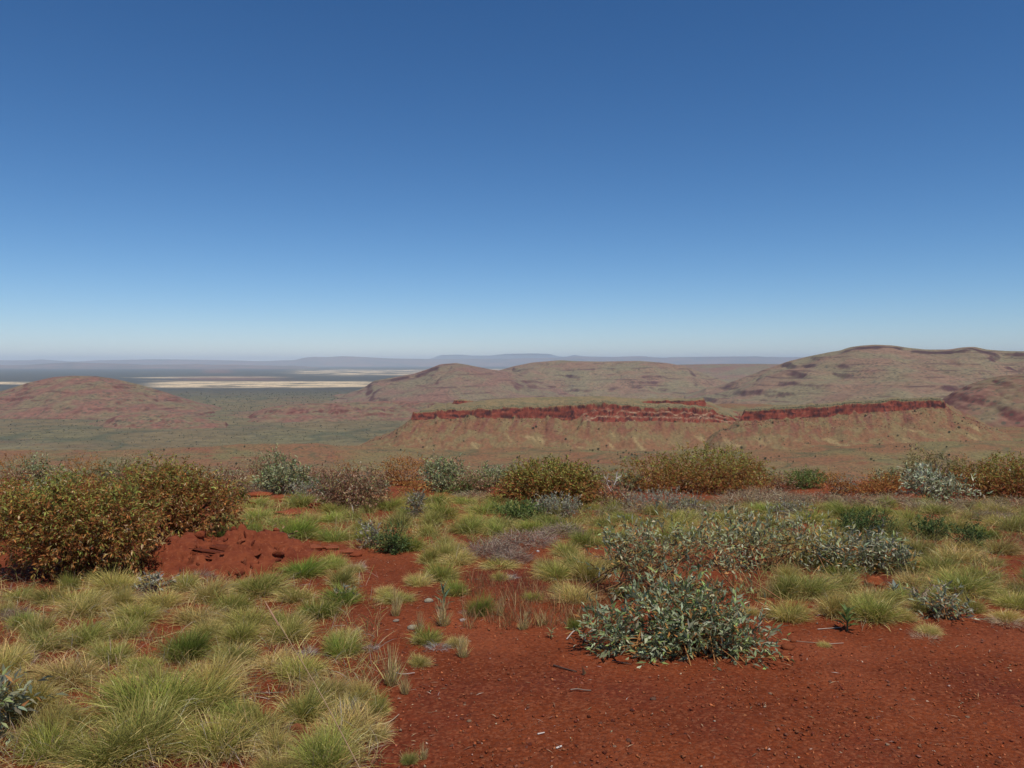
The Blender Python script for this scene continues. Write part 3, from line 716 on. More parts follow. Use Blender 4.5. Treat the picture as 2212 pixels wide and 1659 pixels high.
K_SPRIG = Kind([(0, 0, .72, .38, .38, .26), (0, 0, .30, .42, .42, .25)], [(.30, .27, .20), (.21, .21, .14), (.14, .12, .08), (.26, .15, .10)], [2, 3, 3, 1], [5, 3, 1, 1], (.025, .045), .08, 9, .4, .0, (.2, .14, .1), 8, .5, M_GREYLEAF, wide=.3, srad=.006)
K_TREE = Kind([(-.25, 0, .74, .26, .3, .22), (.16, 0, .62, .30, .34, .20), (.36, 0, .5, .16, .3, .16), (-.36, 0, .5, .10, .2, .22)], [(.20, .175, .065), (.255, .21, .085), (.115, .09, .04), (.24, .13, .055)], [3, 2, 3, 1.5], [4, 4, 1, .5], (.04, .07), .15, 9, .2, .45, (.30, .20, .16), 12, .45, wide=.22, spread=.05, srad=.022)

SHRUBS = [  # name, category, kind, foot x, foot y, width, height, twigs, label, (extras)
    ('mallee_bush', 'bush', K_MALLEE, 130, 1256, 335, 252, 2600, 'large rust and olive leaved bush nearest the camera at the left', dict(depth=.8)),
    ('mallee_bush', 'bush', K_PEAK, 356, 1164, 262, 186, 1900, 'rust leaved bush with olive tips right behind the large left bush', dict(depth=.8)),
    ('mallee_bush', 'bush', K_MALLEE, -30, 1170, 170, 150, 600, 'rust leaved bush cut off by the left edge of the picture', {}),
    ('mallee_bush', 'bush', K_BROWN, 478, 1092, 84, 96, 320, 'reddish brown narrow bush at the right end of the left thicket', {}),
    ('shrub', 'shrub', K_ORANGE, 28, 1014, 110, 54, 260, 'orange rust shrub topmost at the left edge', dict(sub=.1)),
    ('shrub', 'shrub', K_PALE, 66, 1040, 100, 58, 240, 'pale grey-green shrub behind the large left bush', {}),
    ('shrub', 'shrub', K_ORANGE, 168, 1012, 100, 34, 240, 'low rust brown shrub on the crest above the large left bush', {}),
    ('shrub', 'shrub', K_DARK, 226, 1022, 90, 32, 240, 'dusky blue-green shrub in the dip between the two left bushes', {}),
    ('shrub', 'shrub', K_BROWN, 275, 1010, 70, 32, 150, 'thin tan shrub on the crest above the second left bush', {}),
    ('small_tree', 'tree', K_PALE, 588, 1024, 84, 60, 330, 'pale green small tree on the crest right of the left thicket', {}),
    ('shrub', 'shrub', K_BROWN, 548, 1020, 60, 42, 160, 'small brown shrub left of the pale green crest tree', {}),
    ('shrub', 'shrub', K_PALE, 612, 1068, 100, 76, 420, 'whitish grey shrub below the pale green crest tree', {}),
    ('shrub', 'shrub', K_BLUE, 668, 1080, 120, 46, 300, 'silvery low shrub left of the pinkish brown bush', {}),
    ('shrub', 'shrub', K_BROWN, 672, 1046, 100, 40, 260, 'purplish brown shrub behind the silvery low shrub', {}),
    ('mallee_bush', 'bush', K_BROWN, 752, 1104, 158, 104, 1000, 'pinkish brown bush with dark open base left of the middle', {}),
    ('shrub', 'shrub', K_ORANGE, 868, 1050, 118, 76, 420, 'bright orange-brown shrub on the crest left of the rounded grey tree', {}),
    ('shrub', 'shrub', K_ORANGE, 745, 1014, 70, 34, 140, 'small orange shrub on the crest above the pinkish brown bush', dict(sub=.06)),
    ('small_tree', 'tree', K_PALE, 956, 1060, 92, 80, 430, 'rounded grey-green small tree with a dark trunk on the crest', {}),
    ('shrub', 'shrub', K_BROWN, 1018, 1068, 90, 46, 240, 'rusty low shrub right of the rounded grey tree', {}),
    ('shrub', 'shrub', K_PALE, 1058, 1052, 80, 52, 240, 'mint green shrub left of the olive dome bush', {}),
    ('mallee_bush', 'bush', K_OLIVE, 1190, 1098, 224, 114, 2300, 'olive dome-shaped bush standing at the middle of the picture', {}),
    ('mallee_bush', 'bush', K_RUSTDOME, 1514, 1068, 322, 112, 3000, 'wide rust coloured bush with an olive green top right of middle', {}),
    ('shrub', 'shrub', K_GREEN, 1748, 1056, 92, 42, 330, 'fresh green shrub right of the wide rust bush', {}),
    ('shrub', 'shrub', K_BROWN, 1690, 1060, 60, 34, 120, 'greyish brown shrub between the rust bush and the green shrub', {}),
    ('shrub', 'shrub', K_BLUE, 1832, 1064, 66, 32, 180, 'small blue-grey shrub right of the fresh green shrub', {}),
    ('shrub', 'shrub', K_ORANGE, 1924, 1070, 118, 50, 400, 'vivid rust orange shrub left of the whitish leaved shrub', {}),
    ('small_tree', 'tree', K_TREE, 2044, 1066, 132, 106, 300, 'small open olive tree with bare leaning trunk at the right', {}),
    ('shrub', 'shrub', K_WHITE, 2040, 1088, 156, 82, 330, 'shrub with bright whitish leaves in front of the small tree', {}),
    ('mallee_bush', 'bush', K_RUSTDOME, 2178, 1078, 168, 104, 1200, 'rust bush with olive crown cut off by the right edge', {}),
    ('shrub', 'shrub', K_OLIVE, 2205, 1040, 90, 60, 200, 'olive shrub at the right edge behind the rust bush', {}),
    ('shrub', 'shrub', K_BLUE, 1438, 1112, 180, 52, 520, 'wide silvery blue shrub below the wide rust bush', {}),
    ('shrub', 'shrub', K_BLUE, 1205, 1122, 110, 52, 300, 'silvery upright shrub in front of the olive dome bush', {}),
    ('shrub', 'shrub', K_GREEN, 1120, 1128, 110, 34, 300, 'low grey-green shrub at the left foot of the olive dome bush', {}),
    ('shrub', 'shrub', K_BROWN, 1330, 1100, 90, 48, 240, 'tan twiggy shrub right of the olive dome bush', {}),
    ('shrub', 'shrub', K_SPRIG, 898, 1120, 40, 62, 110, 'thin pale sprig standing alone in the green grass', {}),
    ('shrub', 'shrub', K_SPRIG, 798, 1186, 56, 54, 60, 'silvery thin shrub left of the bright green mound', {}),
    ('shrub', 'shrub', K_GREYLOW, 1478, 1424, 400, 172, 600, 'grey-green shrub spreading low on the bare red soil', dict(single=300, depth=.6)),
    ('shrub', 'shrub', K_GREYTHIN, 1462, 1300, 310, 196, 340, 'tall grey-leaved shrub directly behind the low spreading one', dict(depth=.6)),
    ('shrub', 'shrub', K_GREYTHIN, 1672, 1238, 270, 124, 330, 'leggy grey-leaved shrub arching over red soil right of the tall one', dict(depth=.6)),
    ('shrub', 'shrub', K_GREY, 1882, 1240, 190, 84, 300, 'compact grey shrub with upturned leaves among grass at the right', dict(depth=.7)),
    ('shrub', 'shrub', K_DARK, 1884, 1168, 122, 60, 420, 'dark green low shrub right of the grey-leaved shrubs', {}),
    ('shrub', 'shrub', K_DARK, 2018, 1166, 70, 44, 200, 'small dark green shrub behind the compact grey shrub', {}),
    ('shrub', 'shrub', K_DARK, 2106, 1186, 50, 46, 140, 'darkest small shrub near the right edge beside bare soil', {}),
    ('shrub', 'shrub', K_DARK, 846, 1196, 56, 48, 170, 'dark green leafy shrub at the left foot of the bright mound', {}),
    ('shrub', 'shrub', K_GREY, -34, 1590, 84, 120, 80, 'grey-leaved branch tip reaching in at the lower left edge', {}),
    ('shrub', 'shrub', K_SPRIG, 330, 1284, 80, 32, 46, 'silvery low sprigs in the grass below the second left bush', {}),
    ('shrub', 'shrub', K_SPRIG, 735, 1302, 50, 18, 26, 'silvery flat sprig on the dark green tussock', {}),
    ('shrub', 'shrub', K_GREY, 2040, 1338, 90, 44, 60, 'bluish broad-leaved small plant beside the dry pods', dict(lsc=.9)),
    ('shrub', 'shrub', K_BLUE, 1720, 1116, 90, 32, 160, 'faint blue-grey shrub behind the leggy grey shrub', {}),
    ('shrub', 'shrub', K_PALE, 1360, 1062, 60, 46, 110, 'sparse pale green shrub left of the wide rust bush', {}),
    ('shrub', 'shrub', K_BROWN, 600, 1180, 20, 26, 24, 'tiny pale sprig on the red rock outcrop', dict(at=None)),
]
def build_shrubs():
    for i, (nm, cat, kd, px, py, w, h, n, lab, ex) in enumerate(SHRUBS):
        shrub(nm, lab, cat, kd, px, py, w, h, n, 900 + i, **ex)
    # low scrub that closes the gaps along the crest
    rng = np.random.RandomState(21)
    kinds = [(K_BROWN, 'brown'), (K_ORANGE, 'rust orange'), (K_PALE, 'pale green'), (K_BROWN, 'brown'), (K_OLIVE, 'olive'), (K_OLIVE, 'olive'), (K_GREEN, 'green')]
    items = []
    for q in range(44):
        px = 30 + 2170 * (q + rng.rand() * .8) / 44
        items.append((px, 1034 + 40 * rng.rand(), kinds[rng.randint(len(kinds))]))
    marks = [('the second left bush', 372, 1040), ('the pale crest tree', 588, 1000), ('the pinkish brown bush', 752, 1050), ('the rounded grey tree', 956, 1020), ('the olive dome bush', 1190, 1040), ('the wide rust bush', 1514, 1020),
             ('the fresh green shrub', 1748, 1035), ('the vivid rust shrub', 1924, 1045), ('the small open tree', 2044, 1020), ('the right edge', 2205, 1040), ('the large left bush', 130, 1040)]
    labs = point_out([(a, b, 'low ' + k[1]) for a, b, k in items], 'shrub', marks)
    for q, (px, py, k) in enumerate(items):
        shrub('shrub', labs[q], 'shrub', k[0], px, py, 50 + 60 * rng.rand(), 20 + 22 * rng.rand(), 90 + int(110 * rng.rand()), 1200 + q, 'low shrubs along the crest')

# ------------------------------------------------------------------ spinifex tussocks and dry brush
def dome_blades(rng, n, r0, lo, hi, L0, L1, w, bend, cols, wts, tip=None):
    """blades that spring from a tuft and fan out; lo/hi: elevation range in degrees"""
    a = rng.rand(n) * 2 * math.pi
    e = np.radians(lo + (hi - lo) * rng.rand(n) ** .8)
    D0 = np.stack([np.cos(a) * np.cos(e), np.sin(a) * np.cos(e), np.sin(e)], 1)
    rr = r0 * np.sqrt(rng.rand(n)); aa = a + rng.normal(size=n) * .7
    P = np.stack([np.cos(aa) * rr, np.sin(aa) * rr, np.zeros(n) - .02], 1)
    D0 = unit(D0 + rng.normal(size=(n, 3)) * .13)
    D0[:, 2] = np.maximum(D0[:, 2], .05)
    ph = rng.rand(3) * 6.28
    L = (L0 + (L1 - L0) * rng.rand(n)) * (1 + .20 * np.sin(a + ph[0]) + .16 * np.sin(2 * a + ph[1]) + .12 * np.sin(5 * a + ph[2]))
    v, f = blade_geo(P, D0, L, w * (.7 + .6 * rng.rand(n)), bend * (.4 + 1.2 * rng.rand(n)), rng)
    c = np.repeat(pick(rng, n, cols, wts), 7, 0)
    if tip is not None:
        k = np.tile([0, 0, .15, .15, .5, .5, 1.0], n)[:, None] * tip[1]
        c = c * (1 - k) + np.array(tip[0]) * k
    v[:, 2] = np.maximum(v[:, 2], -.03)
    return v, f, c.clip(.004, .9)
G_GREEN = [(.285, .300, .068), (.36, .345, .100), (.200, .225, .046)]
G_STRAW = [(.64, .51, .21), (.52, .38, .145), (.74, .61, .30), (.36, .25, .11)]
def tussock_meshes(nv=9):
    out = []
    for q in range(nv):
        rng = np.random.RandomState(50 + q)
        v, f, c = dome_blades(rng, 1150, (.42, .55, .34)[q % 3], 22, 88, (.45, .35, .5)[q % 3], (.98, .85, 1.05)[q % 3], .012, .42, G_GREEN, [3, 2, 2], ((.70, .57, .23), .6))
        g = mesh('leaves', v, f, M_GRASS, c)
        v, f, c = dome_blades(rng, 700, .5, 3, 70, .4, 1.1, .0115, .6, G_STRAW + [(.46, .39, .31)], [4, 3, 1.5, 1.6, .8])
        s = mesh('dry_leaves', v, f, M_DRY, c)
        out.append((g, s))
    return out
TONES = {  # tint of green blades, tint of dry blades, word
    'g': ((.84, .94, .66), (.90, .90, .68), 'green'), 'd': ((.60, .76, .46), (.60, .64, .42), 'dark green'),
    'o': ((1.0, .98, .84), (.98, .95, .82), 'olive'), 's': ((1.35, 1.16, 1.2), (1.05, 1.0, .95), 'straw coloured')}

TUFTS = [  # foot x, foot y, width, height, tone
    (568, 1226, 70, 34, 'o'), (612, 1206, 60, 30, 'g'), (404, 1268, 70, 36, 'o'), (520, 1274, 80, 30, 's'), (470, 1160, 50, 20, 'd'), (590, 1262, 60, 30, 'o'), (420, 1200, 60, 34, 'o'),
    (330, 1232, 180, 78, 'o'), (250, 1292, 130, 62, 's'), (215, 1262, 90, 44, 'o'), (400, 1280, 90, 50, 'o'), (655, 1252, 126, 66, 'd'), (722, 1232, 84, 44, 'o'), (764, 1240, 62, 44, 's'),
    (560, 1296, 160, 64, 'o'), (450, 1306, 130, 60, 's'), (640, 1304, 120, 56, 'o'), (738, 1312, 104, 54, 'd'), (690, 1340, 116, 56, 'g'), (740, 1424, 110, 98, 'g'), (620, 1394, 136, 74, 'o'),
    (530, 1366, 166, 76, 'o'), (432, 1352, 130, 60, 's'), (402, 1436, 138, 76, 'd'), (505, 1446, 150, 74, 'o'), (270, 1384, 146, 66, 'o'), (310, 1462, 120, 56, 'o'), (180, 1404, 150, 66, 'o'),
    (100, 1412, 126, 60, 'o'), (50, 1362, 110, 54, 'o'), (150, 1498, 210, 84, 's'), (262, 1508, 130, 60, 's'), (60, 1566, 180, 112, 'o'), (330, 1590, 320, 150, 'g'), (430, 1560, 210, 124, 'g'),
    (300, 1668, 320, 140, 'o'), (470, 1656, 210, 116, 'o'), (110, 1660, 180, 104, 'g'), (655, 1572, 150, 96, 'o'), (812, 1556, 82, 72, 'g'), (812, 1604, 86, 62, 's'), (700, 1690, 210, 108, 'o'),
    (592, 1640, 104, 62, 's'), (884, 1654, 52, 42, 'o'), (230, 1690, 260, 110, 'o'), (600, 1700, 160, 70, 's'), (590, 1450, 110, 60, 's'),
    (180, 1340, 130, 54, 's'), (110, 1310, 110, 50, 'o'), (40, 1300, 100, 50, 'o'), (350, 1320, 120, 52, 's'), (240, 1440, 130, 56, 'o'), (80, 1480, 130, 60, 's'), (20, 1440, 90, 50, 'o'),
    (955, 1258, 118, 70, 'g'), (905, 1268, 84, 38, 's'), (986, 1290, 66, 50, 'g'), (1036, 1334, 74, 54, 'd'), (922, 1396, 94, 50, 'g'), (908, 1444, 66, 40, 's'), (985, 1400, 70, 36, 's'),
    (1182, 1238, 76, 48, 's'), (1262, 1184, 96, 54, 'g'), (1276, 1262, 116, 84, 'o'), (1212, 1284, 64, 44, 'o'), (1242, 1364, 42, 46, 'd'), (1225, 1205, 80, 40, 'o'), (1320, 1240, 80, 60, 's'),
    (1080, 1255, 50, 26, 'o'), (1150, 1300, 60, 30, 'o'), (830, 1285, 60, 34, 's'),
    (640, 1168, 150, 52, 'd'), (540, 1152, 78, 28, 'd'), (722, 1172, 96, 44, 'g'), (560, 1128, 96, 44, 'o'), (722, 1112, 76, 40, 'g'), (652, 1096, 96, 42, 'g'), (516, 1086, 44, 52, 'd'),
    (842, 1104, 84, 40, 'g'), (880, 1192, 122, 66, 'd'), (960, 1124, 104, 42, 'g'), (1008, 1154, 116, 54, 'g'), (1042, 1112, 94, 38, 'g'), (940, 1092, 86, 32, 'g'), (862, 1142, 94, 42, 'o'),
    (1082, 1142, 90, 40, 'o'), (780, 1150, 80, 40, 'o'), (920, 1160, 80, 40, 'o'), (600, 1135, 80, 36, 'o'), (670, 1130, 80, 34, 's'), (760, 1125, 80, 30, 'o'), (1000, 1090, 80, 28, 'g'),
    (1070, 1085, 70, 26, 'o'), (1150, 1150, 90, 34, 'g'), (1230, 1150, 80, 34, 'g'), (1300, 1140, 90, 36, 'o'), (1350, 1130, 90, 30, 'g'), (1300, 1180, 70, 36, 'o'), (960, 1180, 60, 34, 's'),
    (985, 1190, 60, 30, 's'), (800, 1090, 70, 30, 'o'), (530, 1050, 90, 26, 'o'),
    (1740, 1296, 160, 84, 'o'), (1702, 1348, 136, 74, 'o'), (1800, 1338, 120, 78, 's'), (1884, 1350, 150, 94, 'o'), (1812, 1244, 90, 54, 'd'), (2082, 1294, 160, 82, 'o'), (2022, 1244, 126, 62, 'o'),
    (1986, 1204, 106, 60, 'o'), (2132, 1166, 80, 44, 'd'), (2060, 1152, 106, 50, 'o'), (1752, 1132, 126, 42, 'g'), (1652, 1112, 106, 32, 'g'), (1962, 1132, 106, 42, 'g'), (2106, 1126, 90, 40, 'o'),
    (1690, 1296, 110, 70, 'o'), (1780, 1400, 40, 20, 's'), (2120, 1262, 100, 54, 'o'), (2162, 1200, 90, 46, 's'), (2190, 1150, 80, 46, 'o'), (1620, 1330, 60, 34, 's'), (1960, 1345, 60, 40, 's'),
    (1560, 1130, 90, 36, 'g'), (1480, 1128, 90, 30, 'g'), (1400, 1140, 80, 34, 'o'), (1830, 1120, 110, 40, 'd'), (1900, 1112, 100, 34, 'g'), (2020, 1112, 110, 36, 'o'), (1800, 1180, 90, 44, 'o'),
    (1960, 1240, 90, 50, 'o'), (2160, 1120, 90, 38, 's'), (1740, 1190, 80, 40, 'o'), (1340, 1290, 60, 40, 'o'), (2170, 1345, 90, 34, 's'), (2004, 1374, 70, 26, 's'), (2200, 1290, 80, 50, 's'),
]
LANDMARKS = [  # what a label can point at: phrase, x, y
    ('the red rock outcrop', 500, 1200), ('the large left bush', 130, 1190), ('the low spreading grey shrub', 1470, 1390), ('the leaning straw stalk', 640, 1410), ('the bleached dead grass clump', 745, 1535),
    ('the purple-grey dead brush', 1120, 1175), ('the olive dome bush', 1190, 1080), ('the wide rust bush', 1514, 1050), ('the compact grey shrub', 1882, 1215), ('the broad-leaved seedling', 1828, 1350),
    ('the thin pale sprig', 898, 1100), ('the second left bush', 380, 1120), ('the pinkish brown bush', 752, 1080), ('the dry pale pods', 1985, 1282), ('the orange stone slab', 1892, 1262),
    ('the lower left corner', 30, 1640), ('the whitish leaved shrub', 2040, 1060), ('the cream stone', 888, 1356), ('the tall grey-leaved shrub', 1440, 1240), ('the dark green low shrub', 1884, 1150)]
ORD = ['nearest', 'second nearest', 'third nearest', 'fourth nearest', 'fifth nearest', 'sixth nearest', 'seventh nearest', 'eighth nearest', 'ninth nearest', 'tenth nearest', 'eleventh nearest', 'twelfth nearest'] + [t + ' nearest' for t in 'thirteenth fourteenth fifteenth sixteenth seventeenth eighteenth nineteenth twentieth'.split()]
def point_out(items, noun, marks=None, rest=None):
    """labels that single each plant out: its colour, which side of which landmark, and its rank there"""
    LM = marks or LANDMARKS
    groups = {}
    for i, (px, py, tone) in enumerate(items):
        d = [math.hypot(px - lx, 1.6 * (py - ly)) for _, lx, ly in LM]
        k = int(np.argmin(d)); _, lx, ly = LM[k]
        side = ('left of' if px < lx else 'right of') if abs(px - lx) > 1.3 * abs(py - ly) else ('in front of' if py > ly else 'behind')
        groups.setdefault((tone, side, k), []).append((d[k], i))
    lab = [None] * len(items)
    for (tone, side, k), v in groups.items():
        for r, (_, i) in enumerate(sorted(v)):
            lab[i] = f'{tone} {noun} {side} {LM[k][0]}' + (f', {ORD[r]} to it' if len(v) > 1 and r < len(ORD) else '') if r < len(ORD) or not rest else rest
    return lab
def place_pair(name, label, cat, group, pair, names, x, y, w, h, rz, tints, rng, sink=.01):
    z = float(G(x, y))
    root = obj(name, None, None, (x, y, z - sink), rz)
    tag(root, label, cat, group)
    for me, nm, t in zip(pair, names, tints):
        o = obj(nm, me, root, (0, 0, 0), 0, (w / 2, w / 2, h))
        o.color = (*t, 1)
        o['kind'] = 'stuff'
    return root
def build_tussocks():
    T = tussock_meshes()
    rng = np.random.RandomState(5)
    items = list(TUFTS)
    # between the ones read off the picture the cover goes on: more tufts where the grass is thick
    for (x0, x1, y0, y1, n, tones) in ((0, 800, 1270, 1650, 26, 'oossg'), (480, 1340, 1085, 1175, 40, 'gogo'), (1340, 2212, 1095, 1180, 46, 'gooo'), (1650, 2212, 1180, 1330, 22, 'oos'), (840, 1280, 1190, 1330, 10, 'os')):
        for _ in range(n * 6):
            if n <= 0: break
            px, py = x0 + (x1 - x0) * rng.rand(), y0 + (y1 - y0) * rng.rand()
            s = (py - 783) / 430.0
            if any(math.hypot((px - a) / (c * .5 + 26 * s), (py - b) / (d * .35 + 14 * s)) < .62 for a, b, c, d, _t in items): continue
            if any(math.hypot((px - a) / c, (py - b) / d) < 1 for a, b, c, d in BARE): continue
            items.append((px, py, 95 * s * (.45 + .8 * rng.rand()), 46 * s * (.5 + .7 * rng.rand()), tones[rng.randint(len(tones))])); n -= 1
    inside = len(items)
    for q in range(34):                                            # the slope goes on to either side of the view
        right = q % 3 < 2
        py = 1092 + (200 if right else 420) * rng.rand(); sc_ = (py - 783) / 430.0
        items.append(((2230 + 330 * rng.rand()) if right else -30 - 300 * rng.rand(), py, 95 * sc_ * (.6 + .7 * rng.rand()), 46 * sc_ * (.6 + .6 * rng.rand()), 'oosg'[rng.randint(4)]))
    labs = point_out([(a, b, TONES[t][2]) for a, b, _, _, t in items[:inside]], 'spinifex tussock')
    labs += point_out([(a, b, TONES[t][2]) for a, b, _, _, t in items[inside:]], 'spinifex tussock outside', [('the right edge of view', 2212, 1180), ('the left edge of view', 0, 1300)])
    for i, (px, py, w, h, tone) in enumerate(items):
        x, y, z = hit(px, py)
        jj = .78 + .3 * rng.rand()
        wm, hm = w * y / F_D * 1.02 * jj, h * y / F_D * .98 * (.75 + .35 * rng.rand())
        y2 = y + wm * .35
        x2 = x * y2 / y
        tg, ts, _ = TONES[tone]
        j = (1 + .13 * rng.normal()) * (1 + .04 * rng.normal(size=3))
        place_pair('spinifex_tussock', labs[i], 'grass tussock', 'spinifex tussocks on the red slope', T[i % len(T)], ('leaves', 'dry_leaves'), x2, y2, wm, hm, rng.rand() * 6.28,
                   (np.array(tg) * j, np.array(ts) * (1 + .12 * rng.normal())), rng)

BARE = [  # open red soil: centre x, y, half width, half height
    (500, 1212, 110, 50), (385, 1360, 62, 20), (1000, 1500, 190, 260), (1120, 1320, 90, 60), (640, 1560, 90, 60), (600, 1210, 60, 26), (830, 1230, 60, 26), (1500, 1400, 260, 120), (1150, 1190, 130, 34),
    (780, 1330, 30, 26), (700, 1190, 70, 20), (90, 1320, 36, 16), (225, 1560, 36, 40), (580, 1075, 60, 20), (650, 1112, 36, 10), (1560, 1230, 110, 60), (1900, 1270, 60, 30), (2190, 1230, 40, 50), (520, 1110, 40, 16)]

def brush_meshes(cols, wts, nv=4, seed=300, n=900):
    """tangled fine dry twigs: a low mound of thin strips running every way"""
    out = []
    for q in range(nv):
        rng = np.random.RandomState(seed + q)
        r = np.sqrt(rng.rand(n)) * .85; a = rng.rand(n) * 6.283
        P = np.stack([np.cos(a) * r, np.sin(a) * r, rng.rand(n) * .55 * np.sqrt(1 - r ** 2)], 1)
        D = unit(rng.normal(size=(n, 3)) * [1, 1, .8] + np.stack([np.cos(a), np.sin(a), np.ones(n) * .9], 1) * .8)
        v, f = blade_geo(P, D, .25 + .35 * rng.rand(n), .011 * (.6 + .8 * rng.rand(n)), .5 * rng.rand(n), rng)
        v[:, 2] = np.maximum(v[:, 2], -.02)
        b = mesh('twigs', v, f, M_DRY, np.repeat(pick(rng, n, cols, wts), 7, 0).clip(.01, .9))
        k = 260
        r = np.sqrt(rng.rand(k)); a = rng.rand(k) * 6.283
        P = np.stack([np.cos(a) * r, np.sin(a) * r, .15 + rng.rand(k) * .7 * np.sqrt(1 - r ** 2)], 1)
        v, fl = leaf_geo(P, rand_dirs(rng, k), unit(rand_dirs(rng, k) + [0, 0, 1]), .05 + .05 * rng.rand(k), .02 + .015 * rng.rand(k))
        s = mesh('dry_leaves', v, [fl], M_DRY, np.repeat(pick(rng, k, [(.30, .24, .17), (.24, .22, .14), (.16, .10, .08)], [2, 2, 2]), 5, 0).clip(.01, .9))
        out.append((b, s))
    return out

def build_brush():
    rng = np.random.RandomState(8)
    purple = brush_meshes([(.37, .275, .20), (.28, .195, .14), (.45, .355, .265), (.17, .11, .08)], [3, 3, 2, 2])
    tan = brush_meshes([(.40, .30, .175), (.30, .215, .12), (.48, .385, .24), (.19, .125, .075)], [3, 3, 2, 2], seed=340)
    rows = [(1060, 1206, 120, 44, 0, 'purple-grey dead brush heap, leftmost along the bare red strip'), (1135, 1186, 150, 42, 0, 'purple-grey dead brush heap in the middle of the bare strip'),
            (1215, 1162, 110, 34, 0, 'purple-grey dead brush heap, rightmost along the bare red strip'), (1105, 1218, 100, 34, 0, 'dark-centred dead brush heap in front of the purple-grey ones'),
            (1600, 1100, 130, 44, 1, 'tan dry brush heap below the right half of the wide rust bush'), (1690, 1094, 130, 42, 1, 'tan dry brush heap below the fresh green shrub'),
            (1560, 1116, 120, 34, 1, 'dull tan dry brush heap right of the wide silvery blue shrub'), (1770, 1092, 120, 34, 1, 'tan dry brush heap below the small blue-grey shrub'),
            (1850, 1098, 130, 36, 1, 'tan dry brush heap left of the whitish leaved shrub'), (1935, 1094, 120, 32, 1, 'tan dry brush heap below the vivid rust orange shrub'),
            (2020, 1108, 130, 32, 1, 'tan dry brush heap below the whitish leaved shrub'), (2110, 1104, 120, 34, 1, 'tan dry brush heap right of the whitish leaved shrub'),
            (2190, 1100, 120, 32, 1, 'tan dry brush heap at the right edge below the rust bush'), (1330, 1118, 90, 30, 1, 'tan dry brush heap at the right foot of the olive dome bush'),
            (1020, 1082, 90, 24, 1, 'tan dry brush heap below the rounded grey tree'), (720, 1056, 90, 26, 0, 'dull purple brush behind the pinkish brown bush'),
            (1650, 1078, 110, 30, 1, 'tan dry brush heap touching the foot of the wide rust bush'), (1500, 1126, 80, 22, 0, 'purplish dry brush heap in front of the wide silvery blue shrub'),
            (560, 1068, 90, 26, 0, 'greyish purple brush left of the whitish grey shrub'), (2150, 1128, 100, 28, 0, 'purplish low brush near the right edge'),
            (35, 1340, 70, 30, 0, 'greyish dead brush in the grass near the left edge'), (250, 1345, 70, 22, 0, 'flat dead twigs on bare soil below the large left bush'),
            (430, 1258, 70, 26, 0, 'silvery dead twigs at the foot of the red rock outcrop'), (60, 1430, 50, 26, 0, 'dark dead twigs in the grass at the left edge'),
            (300, 1300, 60, 18, 0, 'small purple twigs left of the straw tussock below the left bush')]
    for i, (px, py, w, h, t, lab) in enumerate(rows):
        x, y, z = hit(px, py)
        wm, hm = w * y / F_D, h * y / F_D * 1.15
        y2 = y + wm * .3
        place_pair('dry_brush', lab, 'brush', 'heaps of dry brush', (purple, tan)[t][i % 4], ('twigs', 'dry_leaves'), x * y2 / y, y2, wm * 1.05, hm, rng.rand() * 6.28, ((1, 1, 1), (1, 1, 1)), rng)

